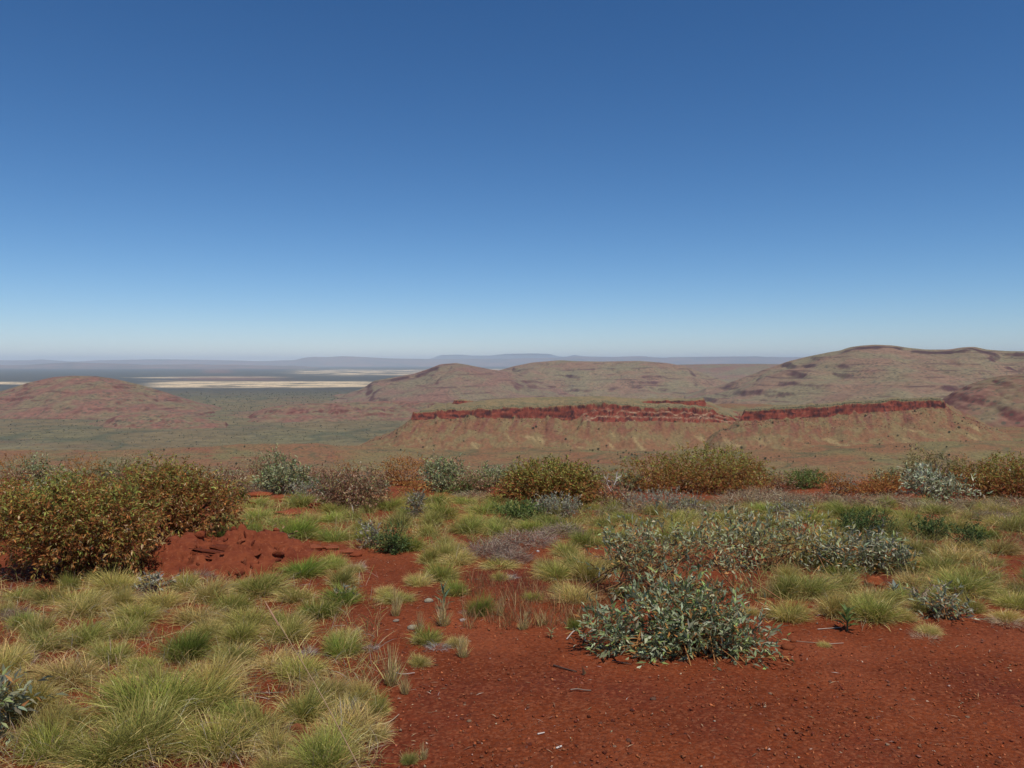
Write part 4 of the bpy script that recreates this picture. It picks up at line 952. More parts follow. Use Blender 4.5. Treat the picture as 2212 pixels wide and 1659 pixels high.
def build_dry_grass():
    """upright straw tufts with seed heads, and bleached dead tussocks lying open"""
    rng = np.random.RandomState(9)
    up, dead = [], []
    for q in range(4):
        r = np.random.RandomState(400 + q)
        v, f, c = dome_blades(r, 120, .18, 55, 88, .5, 1.0, .022, .14, G_STRAW, [3, 3, 3, 1])
        g, gf, gc = dome_blades(r, 90, .16, 50, 85, .25, .55, .020, .2, [(.26, .23, .08), (.33, .27, .12)], [1, 1])
        k = len(v)
        a = mesh('dry_leaves', np.vstack([v, g]), [np.vstack([f[0], gf[0] + k]), np.vstack([f[1], gf[1] + k])], M_DRY, np.vstack([c, gc]))
        n = 10
        th = r.rand(n) * 6.283; e = np.radians(66 + 20 * r.rand(n))
        D = np.stack([np.cos(th) * np.cos(e), np.sin(th) * np.cos(e), np.sin(e)], 1)
        paths = [np.array([d * .1, d * .7, d * .95, d * 1.12]) for d in D]
        hv, hf = tube_geo(paths, [np.array([.005, .006, .013, .004])] * n)
        up.append((a, mesh('seed_heads', hv, hf, M_DRY, np.array([.62, .46, .21]))))
        v, f, c = dome_blades(r, 420, .5, 4, 60, .4, .95, .016, .5, [(.52, .47, .42), (.40, .35, .31), (.25, .19, .17), (.60, .52, .42)], [3, 3, 2, 2])
        a = mesh('dry_leaves', v, f, M_DRY, c)
        v, f, c = dome_blades(r, 160, .55, 2, 25, .5, 1.0, .018, .3, [(.42, .34, .28), (.20, .14, .12)], [2, 2])
        dead.append((a, mesh('fallen_leaves', v, f, M_DRY, c)))
    for i, (px, py, w, h, lab) in enumerate([
            (855, 1330, 50, 62, 'upright straw grass tuft standing alone on red soil left of the cream stones'), (905, 1366, 46, 48, 'sparse upright straw stems behind the near cream stone'),
            (958, 1350, 72, 60, 'thick upright straw tuft in front of the green seedling leaves'), (1080, 1330, 40, 44, 'thin upright straw tuft right of a dark green tussock'),
            (845, 1480, 90, 90, 'tall yellow straw stems beside the bleached dead grass clump'), (875, 1500, 44, 54, 'thin straw stems on red soil right of the green grass'),
            (1000, 1420, 60, 52, 'faint straw stems right of the grey-centred tussock'), (1130, 1360, 60, 40, 'short pale straw tuft left of the low grey shrub'),
            (1880, 1300, 70, 44, 'straw seed stems behind the large right tussock'), (1660, 1290, 60, 40, 'straw stems right of the tall grey-leaved shrub'),
            (915, 1640, 36, 40, 'small straw sprout at the bottom edge of the red soil'), (1170, 1350, 50, 30, 'dull straw tuft beside the dark tuft left of the low grey shrub')]):
        x, y, z = hit(px, py)
        place_pair('straw_grass', lab, 'grass tuft', 'upright straw grass tufts', up[i % 4], ('dry_leaves', 'seed_heads'), x, y, w * y / F_D * 1.3, h * y / F_D * .95, rng.rand() * 6.28, ((1, 1, 1), (1, 1, 1)), rng)
    for i, (px, py, w, h, lab) in enumerate([
            (745, 1560, 84, 66, 'large bleached dead grass clump beside a green tuft near the bottom'), (616, 1446, 60, 26, 'bleached flat grass clump crossed by the leaning stalk'),
            (700, 1562, 42, 30, 'small pale dead tuft left of the large bleached clump'), (945, 1404, 66, 30, 'grey dead centre of the tussock on open red soil'),
            (770, 1232, 44, 28, 'grey dead heart of the straw tussock behind the outcrop'), (660, 1420, 60, 28, 'dark grey dead grass under the green tussock by the stalk'),
            (500, 1560, 70, 30, 'grey dead grass edge below the large green tussock'), (1095, 1252, 50, 20, 'flattened grey grass in front of the dead brush'),
            (2180, 1350, 90, 30, 'straw yellow flattened clump near the right edge'), (2006, 1384, 76, 20, 'small straw yellow flattened clump on the soil at the right'),
            (795, 1408, 50, 24, 'grey dead tips under the tall green tussock'), (1010, 1330, 44, 18, 'faint dead tuft on the red soil behind the straw stems')]):
        x, y, z = hit(px, py)
        t = (1.05, .86, .62) if 'yellow' in lab else (1, 1, 1)
        place_pair('dead_tussock', lab, 'dead grass', 'dead grass clumps', dead[i % 4], ('dry_leaves', 'fallen_leaves'), x, y + .04, w * y / F_D, h * y / F_D * 1.1, rng.rand() * 6.28, (t, t), rng)

# ------------------------------------------------------------------ small single plants
def rosette(name, label, cat, px, py, hpx, n, leaf, wide, col, seed, mat, lean=(25, 70), stemh=.35):
    rng = np.random.RandomState(seed)
    x, y, z = hit(px, py); h = hpx * y / F_D
    root = tag(obj(name, None, None, (x, y, z)), label, cat)
    v, f = tube_geo([np.array([[0, 0, -.02], [.01 * h, 0, h * stemh], [.02 * h, .01 * h, h * .72]])], [np.array([.05, .04, .02]) * h])
    obj('stem', mesh('stem', v, f, M_BARK, np.array([.16, .14, .06])), root)
    for q in range(n):
        a = q * 2.399 + rng.rand() * .3; e = math.radians(lean[0] + (lean[1] - lean[0]) * q / n)
        d = np.array([[math.cos(a) * math.cos(e), math.sin(a) * math.cos(e), math.sin(e)]])
        P = np.array([[0, 0, h * (.12 + (.6 * q / n))]]); L = np.array([h * leaf * (.8 + .4 * rng.rand())])
        nr = np.array([[-math.cos(a) * math.sin(e), -math.sin(a) * math.sin(e), math.cos(e)]])
        v, f = leaf_geo(P, d, nr, L, L * wide, .2, .18)
        c = np.array(col) * (1 + .2 * rng.normal())
        obj('leaf', mesh('leaf', v, [f], mat, c.clip(.01, .9)), root)
    return root

def tube_thing(name, label, cat, pts, r0, r1, col, mat=None, group=None, sides=5):
    P = np.array(pts, float)
    t = np.linspace(0, 1, len(P)); tt = np.linspace(0, 1, 4 * len(P))
    Q = np.stack([np.interp(tt, t, P[:, k]) for k in range(3)], 1)
    for _ in range(3): Q[1:-1] = (Q[:-2] + Q[1:-1] * 2 + Q[2:]) / 4
    v, f = tube_geo([Q - P[0]], [np.linspace(r0, r1, len(Q))], sides)
    return tag(obj(name, mesh(name, v, f, mat or M_BARK, np.array(col)), None, P[0]), label, cat, group)

def lying(pix, lift=.008):
    out = []
    for px, py in pix:
        x, y, z = hit(px, py); out.append((x, y, z + lift))
    return out

def build_small():
    rosette('seedling', 'bright green broad-leaved seedling at the edge of the bare soil', 'seedling', 1830, 1362, 52, 16, .62, .30, (.16, .22, .065), 71, M_LEAF)
    rosette('seedling', 'blue-green seedling with long stiff leaves behind a straw tuft', 'seedling', 958, 1318, 58, 9, .55, .16, (.14, .21, .12), 72, M_GREYLEAF, (35, 85), .5)
    rosette('seedling', 'small bluish rosette left of the dry pale pods', 'seedling', 1932, 1290, 28, 12, .8, .34, (.27, .31, .26), 73, M_GREYLEAF)
    rosette('seedling', 'tiny green sprout on red soil below the low grey shrub', 'seedling', 1612, 1398, 20, 8, .8, .3, (.13, .19, .05), 74, M_LEAF)
    rosette('seedling', 'small pale green weed on red soil left of the low grey shrub', 'seedling', 1190, 1378, 22, 10, .8, .2, (.26, .26, .12), 75, M_LEAF, (10, 50))
    # the dead plant with pale curled pods
    rng = np.random.RandomState(76)
    x, y, z = hit(1985, 1302)
    root = tag(obj('dead_plant', None, None, (x, y, z)), 'dead plant with rows of pale curled pods at the right', 'dead plant')
    s = y / F_D
    paths, ends = [], []
    for k, (ex, ez) in enumerate([(-26, 18), (-12, 34), (4, 26), (16, 36), (28, 40), (-20, 8), (20, 22)]):
        e = np.array([ex * s, rng.normal() * 8 * s, ez * s]); paths.append(np.array([[0, 0, -.01], e * .5 + [0, 0, 6 * s], e])); ends.append(e)
    v, f = tube_geo(paths, [np.array([.004, .003, .0015])] * len(paths))
    obj('stems', mesh('stems', v, f, M_BARK, np.array([.22, .14, .09])), root)['kind'] = 'stuff'
    for k in range(34):
        e = ends[k % len(ends)] * (.6 + .4 * rng.rand()) + rng.normal(size=3) * 4 * s
        L = np.array([9 * s * (.7 + .6 * rng.rand())])
        v, f = leaf_geo(np.array([[0, 0, 0.0]]), unit(np.array([[rng.normal() * .4, rng.normal() * .4, -1.0]])), rand_dirs(rng, 1), L, L * .42, .3, .35)
        obj('pod', mesh('pod', v, [f], M_DRY, np.array([.62, .48, .34]) * (.7 + .5 * rng.rand())), root, e)
    # one long flowering stalk leaning across the grass, rooted by the bottom edge
    x, y, z = hit(818, 1740)
    tip_d = y + .55
    rx, rz = ray(572, 1298)
    tip = np.array([rx * tip_d, tip_d, EYE + rz * tip_d]); b = np.array([x, y, z])
    mid = (b + tip) / 2 + np.array([.012, 0, .015])
    root = tube_thing('grass_stalk', 'long pale leaning grass stalk crossing the green tussocks at the left', 'grass stalk', [b, mid, tip], .0026, .0015, (.46, .30, .17), M_DRY)
    sp = (tip - b)
    v, f = tube_geo([np.array([sp * .86, sp * .92, sp * .97, sp * 1.0])], [np.array([.002, .0042, .0034, .001])])
    obj('seed_head', mesh('seed_head', v, f, M_DRY, np.array([.50, .28, .17])), root)
    tube_thing('fallen_stalk', 'grey grass stalk lying on bare soil among the near tussocks', 'grass stalk', lying([(492, 1522), (545, 1512), (612, 1508)], .03), .003, .002, (.33, .27, .2), M_DRY)
    S = 'sticks on the red soil'
    tube_thing('stick', 'dark stick with pale end lying left of the curled tan leaf', 'stick', lying([(1196, 1440), (1222, 1448), (1246, 1454)]), .005, .003, (.10, .06, .045), group=S)
    tube_thing('stick', 'dark thin stick at the front foot of the low grey shrub', 'stick', lying([(1322, 1430), (1342, 1434), (1364, 1438)]), .004, .003, (.12, .07, .05), group=S)
    tube_thing('stick', 'short curved pale twig on red soil below the curled leaf', 'stick', lying([(1232, 1494), (1246, 1491), (1262, 1494), (1277, 1495)]), .004, .003, (.26, .18, .13), group=S)
    tube_thing('stick', 'arched bleached twig at the left tip of the low grey shrub', 'stick', [p if i != 1 else (p[0], p[1], p[2] + .05) for i, p in enumerate(lying([(1224, 1384), (1243, 1378), (1274, 1378)]))], .004, .003, (.50, .42, .36), group=S)
    tube_thing('stick', 'straight white stick beside the bright green seedling', 'stick', lying([(1766, 1362), (1790, 1360), (1818, 1358)], .008), .003, .002, (.48, .38, .30), group=S)
    tube_thing('stick', 'long pale stick lying on bare soil below the seedling', 'stick', lying([(1706, 1386), (1740, 1390), (1776, 1392)]), .0026, .0018, (.34, .24, .17), group=S)
    tube_thing('stick', 'pale short stick right of the long one below the seedling', 'stick', lying([(1790, 1394), (1822, 1392)]), .0026, .002, (.42, .32, .24), group=S)
    tube_thing('stick', 'curved pale twig on red soil right of the green tuft', 'stick', lying([(820, 1572), (846, 1562), (862, 1548)], .01), .003, .002, (.42, .30, .2), group=S)
    tube_thing('stick', 'bent white twig on the soil right of the straw stems', 'stick', lying([(845, 1455), (868, 1462), (896, 1458)], .012), .003, .002, (.5, .42, .36), group=S)
    tube_thing('stick', 'short white chip of wood near the bottom of the red soil', 'stick', lying([(1201, 1620), (1213, 1615)], .006), .0045, .004, (.66, .58, .5), group=S)
    tube_thing('stick', 'small pale wood splinter left of the white chip', 'stick', lying([(1161, 1590), (1176, 1587)], .008), .004, .003, (.6, .5, .42), group=S)
    x, y, z = hit(764, 1110)
    tube_thing('snag', 'short white forked snag below the pinkish brown bush', 'dead branch', [(x, y, z - .02), (x - .01, y, z + .05), (x - .025, y + .01, z + .11)], .009, .004, (.56, .5, .44))
    x, y, z = hit(1322, 1062)
    s = y / F_D
    root = tag(obj('dead_branch', None, None, (x, y, z)), 'bare white forked branch right of the olive dome bush', 'dead branch')
    pts = [[(0, 0, -.03), (-.4 * 30 * s, 0, 20 * s), (-8 * s, 0, 40 * s)], [(0, 0, 5 * s), (9 * s, 0, 24 * s), (12 * s, .05, 44 * s)], [(-6 * s, 0, 22 * s), (-16 * s, 0, 30 * s), (-18 * s, 0, 38 * s)], [(10 * s, 0, 28 * s), (20 * s, 0, 34 * s), (22 * s, 0, 42 * s)]]
    for p in pts:
        v, f = tube_geo([np.array(p)], [np.array([.011, .008, .004])])
        obj('branch', mesh('branch', v, f, M_BARK, np.array([.60, .54, .47])), root)
    # the curled tan leaf on the soil
    x, y, z = hit(1257, 1460)
    v, f = leaf_geo(np.array([[0, 0, .0]]), unit(np.array([[.15, .1, 1.0]])), np.array([[1.0, .3, .2]]), np.array([.055]), np.array([.036]), .45, .2)
    tag(obj('curled_leaf', mesh('curled_leaf', v, [f], M_DRY, np.array([.55, .33, .13])), None, (x, y, z - .004)), 'curled tan dry leaf standing on the bare red soil', 'leaf')

# ------------------------------------------------------------------ stone
def rock_mesh(name, seed, sub=2, flat=.55, rough=.25, mat=None, slab=False):
    import bmesh
    bm = bmesh.new()
    bmesh.ops.create_icosphere(bm, subdivisions=sub, radius=1)
    V = np.array([v.co for v in bm.verts]); F = np.array([[v.index for v in f.verts] for f in bm.faces]); bm.free()
    rng = np.random.RandomState(seed)
    for _ in range(9):                                             # knock flat facets off
        n = unit(rng.normal(size=3)); d = .55 + .35 * rng.rand()
        t = V @ n; V = V - np.where(t > d, (t - d), 0)[:, None] * n
    V = V * (1 + rough * .4 * fbm(V[:, 0] * 2 + seed, V[:, 1] * 2 + V[:, 2] * 1.3, seed % 50, 3))[:, None]
    if slab:
        V[:, 2] = np.sign(V[:, 2]) * np.abs(V[:, 2]) ** .45
    V = V * np.array([1, .7 + .4 * rng.rand(), flat])
    return mesh(name, V, [F], mat or M_ROCK, None, False)

def slab_mesh(seed):
    """a broken slab of banded ironstone: a few ragged layers, each a little in or out of the one below"""
    rng = np.random.RandomState(seed)
    n = 13; a = np.sort(np.linspace(0, 6.283, n, endpoint=False) + .17 * rng.normal(size=n))
    out = (1 + .16 * rng.normal(size=n)).clip(.65, 1.25)
    zs, V, F = [-.5], [], []
    lay = 4
    for k in range(lay):
        t = (.16 + .2 * rng.rand()); off = 1 + .09 * rng.normal() - .05 * k
        o = out * off * (1 + .05 * rng.normal(size=n))
        for z in (zs[-1], zs[-1] + t):
            V.append(np.stack([np.cos(a) * o, np.sin(a) * o * .8, np.full(n, z) + .05 * rng.normal(size=n)], 1))
        zs.append(zs[-1] + t)
    m = len(V)
    for k in range(m - 1):
        i = np.arange(n) + k * n; j = np.roll(np.arange(n), -1) + k * n
        F.append(np.stack([i, j, j + n, i + n], 1))
    V = np.concatenate(V); top = V[-n:].mean(0) + [0, 0, .06]
    c = len(V); i = np.arange(n) + (m - 1) * n
    mid = V[i] * [.55, .55, 1] + [0, 0, .05] + .05 * rng.normal(size=(n, 3)) * [1, 1, .8]
    V = np.vstack([V, mid, top[None]]); q = np.arange(n) + c
    F.append(np.stack([i, np.roll(i, -1), np.roll(q, -1), q], 1))
    return mesh('slab', V * [1, 1, .5], F + [np.stack([q, np.roll(q, -1), np.full(n, c + n)], 1)], M_ROCK, None, False)

def build_rocks():
    rng = np.random.RandomState(12)
    R = [slab_mesh(500 + q) for q in range(5)]
    B = [rock_mesh('boulder', 520 + q, 3, .7, .5) for q in range(3)]
    def bedrock(X, Y):
        rid = fbm(X * 1.6, Y * 2.4, 201, 4)
        h = .25 * np.exp(-((X / .72) ** 4 + ((Y - .30) / .52) ** 4)) * (.75 + 1.3 * rid) + .06 * fbm(X * 4, Y * 6, 203, 4)
        h = terrace(h, .07, .6 * fbm(X * 2.4, Y * 2.4, 205, 3), 1.15, .88)
        crack = sstep(.80, .95, 1 - np.abs(fbm(X * 2.6 + Y * 1.2, Y * 2.6 - X * .6, 209, 3)) * 4)
        return np.where(np.hypot(X / .78, (Y - .14) / .68) < .97 + .12 * rid, h - .035 * crack + .012 * fbm(X * 14, Y * 14, 207, 4), -.08)
    def group_rock(name, label, cx, cy, parts):
        x0, y0, z0 = hit(cx, cy)
        root = tag(obj(name, None, None, (x0, y0, z0)), label, 'rock')
        for (nm, px, py, w, hgt, rz, tilt, tint) in parts:
            x, y, z = hit(px, py); s = w * y / F_D / 2
            o = obj(nm, (B if nm == 'boulder' else R)[rng.randint(3)], root, (x - x0, y + s * .4 - y0, z - z0 + hgt * y / F_D * .35 + (max(0, float(bedrock(x - x0, y + s * .4 - y0))) if name == 'rock_outcrop' else 0)), rz, (s, s * .8, hgt * y / F_D * 1.7))
            o.rotation_euler = (tilt[0], tilt[1], rz)
            o.color = (*tint, 1)
        return root
    o1, o2, dk, pk = (1.25, 1.2, 1.1), (1.05, 1.0, .95), (.72, .66, .66), (1.45, 1.6, 1.6)
    root = group_rock('rock_outcrop', 'red layered rock outcrop in the grass below the second left bush', 490, 1230, [
        ('slab', 455, 1236, 96, 9, .35, (-.12, .22), dk), ('slab', 492, 1214, 70, 9, .5, (.1, .2), dk), ('slab', 588, 1182, 60, 15, -.1, (.1, -.04), o1), ('slab', 425, 1258, 60, 6, .4, (.05, .12), pk),
        ('slab', 540, 1176, 70, 10, .8, (.12, .03), o1)] + [('boulder', 410 + 200 * rng.rand(), 1180 + 95 * rng.rand(), 5 + 26 * rng.rand() ** 3, 2.5 + 6 * rng.rand(), rng.rand() * 6, (.3 * rng.normal(), .3 * rng.normal()), (o1, o2, (.7, .6, .65), pk)[rng.randint(4)]) for _ in range(110)])
    # the bedrock itself: a weathered ledge that breaks off towards the camera
    x0, y0, z0 = root.location
    X, Y = np.meshgrid(np.linspace(-.95, .95, 130), np.linspace(-.75, .95, 110))
    Zr = G(X + x0, Y + y0) - z0 + bedrock(X, Y)
    obj('bedrock', mesh('bedrock', np.stack([X, Y, Zr], -1).reshape(-1, 3), [grid_faces(*X.shape)], M_ROCK, None, False), root).color = (.9, .86, .82, 1)
    group_rock('rock_ledge', 'low tan rock ledge right of the red outcrop', 700, 1196, [
        ('slab', 672, 1192, 50, 13, .1, (.05, .03), pk), ('slab', 712, 1192, 46, 12, -.1, (.04, -.02), pk), ('slab', 745, 1200, 50, 11, -.3, (.05, -.05), pk), ('boulder', 725, 1204, 34, 9, .4, (0, 0), pk), ('boulder', 770, 1202, 36, 7, .8, (0, 0), o1)])
    group_rock('flat_rock', 'flat orange rock among grass above the outcrop', 620, 1122, [('slab', 622, 1120, 68, 16, .1, (.06, .04), (1.35, 1.3, 1.2)), ('slab', 596, 1124, 40, 10, .6, (.05, .1), o1)])
    group_rock('flat_rock', 'flat red rocks behind the silvery low shrub at the left', 570, 1078, [('slab', 555, 1076, 56, 12, .2, (.05, 0), (1.35, 1.3, 1.2)), ('slab', 600, 1082, 50, 12, -.2, (.05, 0), o1)])
    group_rock('flat_rock', 'flat orange rock at the right end of the left thicket', 500, 1116, [('slab', 498, 1112, 44, 14, .2, (.05, .1), (1.3, 1.25, 1.15)), ('slab', 520, 1124, 40, 8, .9, (.05, .1), o1)])
    group_rock('flat_rock', 'small dark-sided rock in grass left of the white snag', 685, 1100, [('slab', 682, 1098, 30, 14, .2, (.05, .1), o1)])
    group_rock('flat_rock', 'bright orange stone slab behind the large right tussock', 1892, 1270, [('slab', 1894, 1268, 46, 26, .4, (.1, .15), (1.7, 1.8, 1.5))])
    group_rock('flat_rock', 'purple-grey slab half buried between the near tussocks', 600, 1588, [('slab', 598, 1586, 60, 16, .7, (.0, .1), (.95, 1.6, 2.2)), ('boulder', 640, 1590, 36, 16, .2, (.05, .1), (1.4, 1.9, 1.8))])
    group_rock('flat_rock', 'orange rock left of the large left tussock near the bottom', 218, 1562, [('slab', 214, 1558, 44, 22, .9, (.1, .2), o1), ('slab', 205, 1590, 50, 14, .3, (.1, .2), o2)])
    group_rock('flat_rock', 'dark-shadowed rock in bare soil below the large left bush', 250, 1350, [('slab', 232, 1346, 40, 12, .4, (.1, .1), o1), ('slab', 110, 1322, 50, 12, .4, (.05, .1), (1.3, 1.3, 1.2))])
    st = [rock_mesh('stone', 540 + q, 1, .5, .5, M_STONE) for q in range(6)]
    def one(label, px, py, w, tint, q, zs=1.0, group=None):
        x, y, z = hit(px, py); s = w * y / F_D / 2
        o = obj('stone', st[q % 6], None, (x, y, z + s * .18), rng.rand() * 6.28, (s, s, s * zs))
        o.color = (*tint, 1)
        return tag(o, label, 'stone', group)
    one('larger orange stone at the right tip of the low grey shrub', 1700, 1400, 36, (.34, .095, .036), 0, .9)
    one('smaller orange stone behind the larger one by the low grey shrub', 1714, 1386, 22, (.34, .095, .036), 1, .8)
    one('cream lichen-covered stone left of the straw stems', 890, 1358, 28, (.52, .45, .29), 2)
    one('cream stone behind the thick straw tuft', 926, 1300, 26, (.50, .44, .30), 3)
    one('small pale flat stone above the near cream stone', 855, 1342, 20, (.42, .33, .24), 4, .6)
    one('white quartz stone right of the thick straw tuft', 1000, 1342, 20, (.66, .56, .48), 5)
    one('round brown stone alone on the red soil near the bottom', 1358, 1602, 16, (.24, .10, .06), 0, 1.4)
    one('grey-brown stone on the red soil above the round one', 1410, 1512, 18, (.24, .12, .075), 1, 1.1)
    one('tan stone on the red soil right of the near tussocks', 1013, 1559, 14, (.42, .26, .15), 2)
    one('orange brown stone behind the purple-grey dead brush', 1210, 1190, 22, (.26, .09, .04), 3)
    one('small white stone at the left end of the dead brush', 1162, 1192, 9, (.75, .7, .66), 4, 1.6)
    cols = [(.29, .080, .034), (.20, .052, .028), (.36, .125, .055), (.25, .105, .065), (.42, .25, .15), (.14, .045, .03)]
    spots = [('small stone lying on the open red soil in front of the low grey shrub', 900, 2212, 1450, 1655, 120), ('small stone on the red soil left of the low grey shrub', 830, 1240, 1250, 1440, 50),
             ('small stone on the bare patches among the near tussocks', 480, 820, 1420, 1655, 30), ('small stone on bare soil at the lower right edge of the grass', 1690, 2212, 1350, 1450, 40)]
    items = []
    words = ['rust red', 'dark red', 'orange', 'brown', 'tan', 'blackish']
    for lab, x0, x1, y0, y1, n in spots:
        for k in range(n):
            px, py = x0 + (x1 - x0) * rng.rand(), y0 + (y1 - y0) * rng.rand()
            if 1250 < px < 1700 and 1250 < py < 1440: continue
            items.append((px, py, (5 + 9 * rng.rand() ** 2.2) * (py / 1500) ** 2, rng.choice(6, p=[.33, .22, .18, .15, .06, .06])))
    labs = point_out([(a, b, 'small ' + words[q]) for a, b, _, q in items], 'stone', SOIL_MARKS, 'small stone lying on the open red soil')
    for k, (px, py, w, q) in enumerate(items):
        one(labs[k], px, py, w, cols[q], k, .8, 'small stones on the red soil')

SOIL_MARKS = [('the round brown stone', 1358, 1602), ('the white wood chip', 1207, 1617), ('the curled tan leaf', 1257, 1456), ('the grey-brown stone', 1410, 1512), ('the orange stones', 1705, 1394), ('the cream stone', 890, 1358),
              ('the lower right corner', 2190, 1640), ('the broad-leaved seedling', 1830, 1355), ('the bleached clump', 745, 1545), ('the small straw clump', 2006, 1376), ('the tan stone', 1013, 1559),
              ('the white quartz stone', 1000, 1342), ('the straw sprout', 915, 1640), ('the dark stick', 1222, 1447), ('the clearing centre', 1750, 1540), ('the right edge', 2200, 1480), ('the bottom edge', 1650, 1655), ('the pale bent twig', 868, 1460)]

def build_gravel():
    """the uncountable grit of the red soil, and bits of straw blown over it"""
    rng = np.random.RandomState(13)
    n = 44000
    px = rng.rand(n) * 2500 - 140; u = rng.rand(n)
    y = 2.6 * (13 / 2.6) ** (u ** 1.15); x = ray(px, 1300)[0] * y
    cl = fbm(x * 1.1, y * 1.1, 81, 3)
    keep = rng.rand(n) < .35 + .9 * sstep(-.3, .5, cl)
    x, y = x[keep], y[keep]; n = len(x)
    s = .0018 + .0085 * rng.rand(n) ** 3.6
    O = np.array([[1, 0, 0], [-1, 0, 0], [0, 1, 0], [0, -1, 0], [0, 0, .75], [0, 0, -.5]], float)
    Fo = np.array([[0, 2, 4], [2, 1, 4], [1, 3, 4], [3, 0, 4], [2, 0, 5], [1, 2, 5], [3, 1, 5], [0, 3, 5]])
    V = O[None] * (1 + .35 * rng.normal(size=(n, 6, 1))).clip(.4, 1.8) + .22 * rng.normal(size=(n, 6, 3))
    a = rng.rand(n) * 6.283; ca, sa = np.cos(a), np.sin(a)
    X = V[..., 0] * ca[:, None] - V[..., 1] * sa[:, None]; Y = V[..., 0] * sa[:, None] + V[..., 1] * ca[:, None]
    V = np.stack([X * s[:, None] + x[:, None], Y * s[:, None] + y[:, None], V[..., 2] * s[:, None] + (G(x, y) + .002)[:, None]], -1).reshape(-1, 3)
    F = (Fo[None] + (np.arange(n) * 6)[:, None, None]).reshape(-1, 3)
    c = pick(rng, n, [(.26, .066, .024), (.18, .046, .022), (.34, .11, .044), (.22, .085, .05), (.46, .30, .20)], [4, 2.2, 2.8, 1.4, .32])
    m = leaf_mat('gravel', .9, 0, .15)
    tag(obj('gravel', mesh('gravel', V, [F], m, np.repeat(c, 6, 0).clip(.01, .8))), 'fine red gravel strewn over the soil', kind='stuff')
    n = 5200
    px = rng.rand(n) * 2300 - 40; py = 1120 + 560 * rng.rand(n)
    rx, rz = ray(px, py)
    y = (EYE + .1) / -rz * (1 + .25 * (1 - (py - 1100) / 560)); x = rx * y
    k = rng.rand(n) < np.where((px > 950) & (py > 1440), .22, .9); x, y = x[k], y[k]; n = len(x)
    a = rng.rand(n) * 6.283
    D = np.stack([np.cos(a), np.sin(a), .12 * rng.normal(size=n)], 1)
    P = np.stack([x, y, G(x, y) + .006], 1)
    v, f = leaf_geo(P, unit(D), np.tile([0, 0, 1.0], (n, 1)), .012 + .05 * rng.rand(n) ** 2, .0025 + .004 * rng.rand(n) ** 2, .3, .05)
    c = pick(rng, n, [(.42, .30, .18), (.30, .18, .10), (.55, .44, .33), (.22, .12, .08)], [3, 3, 1.2, 2])
    tag(obj('straw_litter', mesh('straw_litter', v, [f], M_DRY, np.repeat(c, 5, 0).clip(.01, .85))), 'bits of dry straw and dead leaf strewn over the soil', kind='stuff')
    # thin reddish grass that veils the soil left of the grey shrub
    n = 2600
    px = 1000 + 330 * rng.rand(n); py = 1235 + 130 * rng.rand(n) ** .8
    k = fbm(px / 60, py / 30, 83, 3) > -.12; px, py = px[k], py[k]
    rx, rz = ray(px, py); y = (EYE + .06) / -rz; x = rx * y; n = len(x)
    e = np.radians(50 + 38 * rng.rand(n)); a = rng.rand(n) * 6.283
    v, f = blade_geo(np.stack([x, y, G(x, y) - .005], 1), np.stack([np.cos(a) * np.cos(e), np.sin(a) * np.cos(e), np.sin(e)], 1), .05 + .11 * rng.rand(n), .0022 + .0015 * rng.rand(n), .4 * rng.rand(n), rng)
    c = pick(rng, n, [(.34, .16, .07), (.27, .17, .065), (.42, .28, .14)], [3, 3, 2])
    tag(obj('wispy_grass', mesh('wispy_grass', v, f, M_DRY, np.repeat(c, 7, 0).clip(.01, .85))), 'sparse wispy reddish grass over the red soil', kind='stuff')

def build_thatch():
    """short matted grass between the tussocks"""
    rng = np.random.RandomState(14)
    straw = [(.55, .42, .18), (.44, .31, .13), (.36, .32, .09), (.44, .36, .26), (.26, .15, .08)]
    green = [(.30, .31, .085), (.40, .36, .12), (.24, .27, .06), (.50, .40, .18), (.28, .17, .08)]
    for nm, lab, x0, x1, y0, y1, n, pal, wts, hh, cut in (
            ('thatch_grass', 'matted straw and short grass between the near tussocks', -320, 820, 1255, 1665, 17000, straw, [4, 3, 2, 1.5, 1.5], .05, -.15),
            ('short_grass', 'short green grass filling the strip below the bush row', 470, 1345, 1082, 1190, 12000, green, [4, 3, 3, 2, 1], .08, -.1),
            ('short_grass', 'short olive grass among the tussocks at the right', 1345, 2620, 1085, 1300, 20000, green, [3, 3, 1.5, 3.5, 1.5], .08, -.1)):
        px = x0 + (x1 - x0) * rng.rand(n); py = y0 + (y1 - y0) * rng.rand(n)
        k = (fbm(px / 60, py / 24, 85, 3) > cut)
        for a, b, c, d in BARE: k &= np.hypot((px - a) / c, (py - b) / d) > .8
        px, py = px[k], py[k]; n = len(px)
        rx, rz = ray(px, py)
        d = np.geomspace(2.5, 26, 500)
        gz = np.interp(d, _ys, _zs)                                # where each sight line meets the mean slope
        y = d[np.argmax((EYE + rz[:, None] * d[None]) < gz[None], 1)] * (1 + .01 * rng.normal(size=n)); x = rx * y
        e = np.radians(10 + 70 * rng.rand(n)); a = rng.rand(n) * 6.283
        v, f = blade_geo(np.stack([x, y, G(x, y) - .004], 1), np.stack([np.cos(a) * np.cos(e), np.sin(a) * np.cos(e), np.sin(e)], 1), hh + 2.2 * hh * rng.rand(n), (.002 + .0016 * rng.rand(n)) * np.maximum(1, y / 7), .5 * rng.rand(n), rng)
        tag(obj(nm, mesh(nm, v, f, M_DRY, np.repeat(pick(rng, n, pal, wts), 7, 0).clip(.01, .85))), lab, kind='stuff')

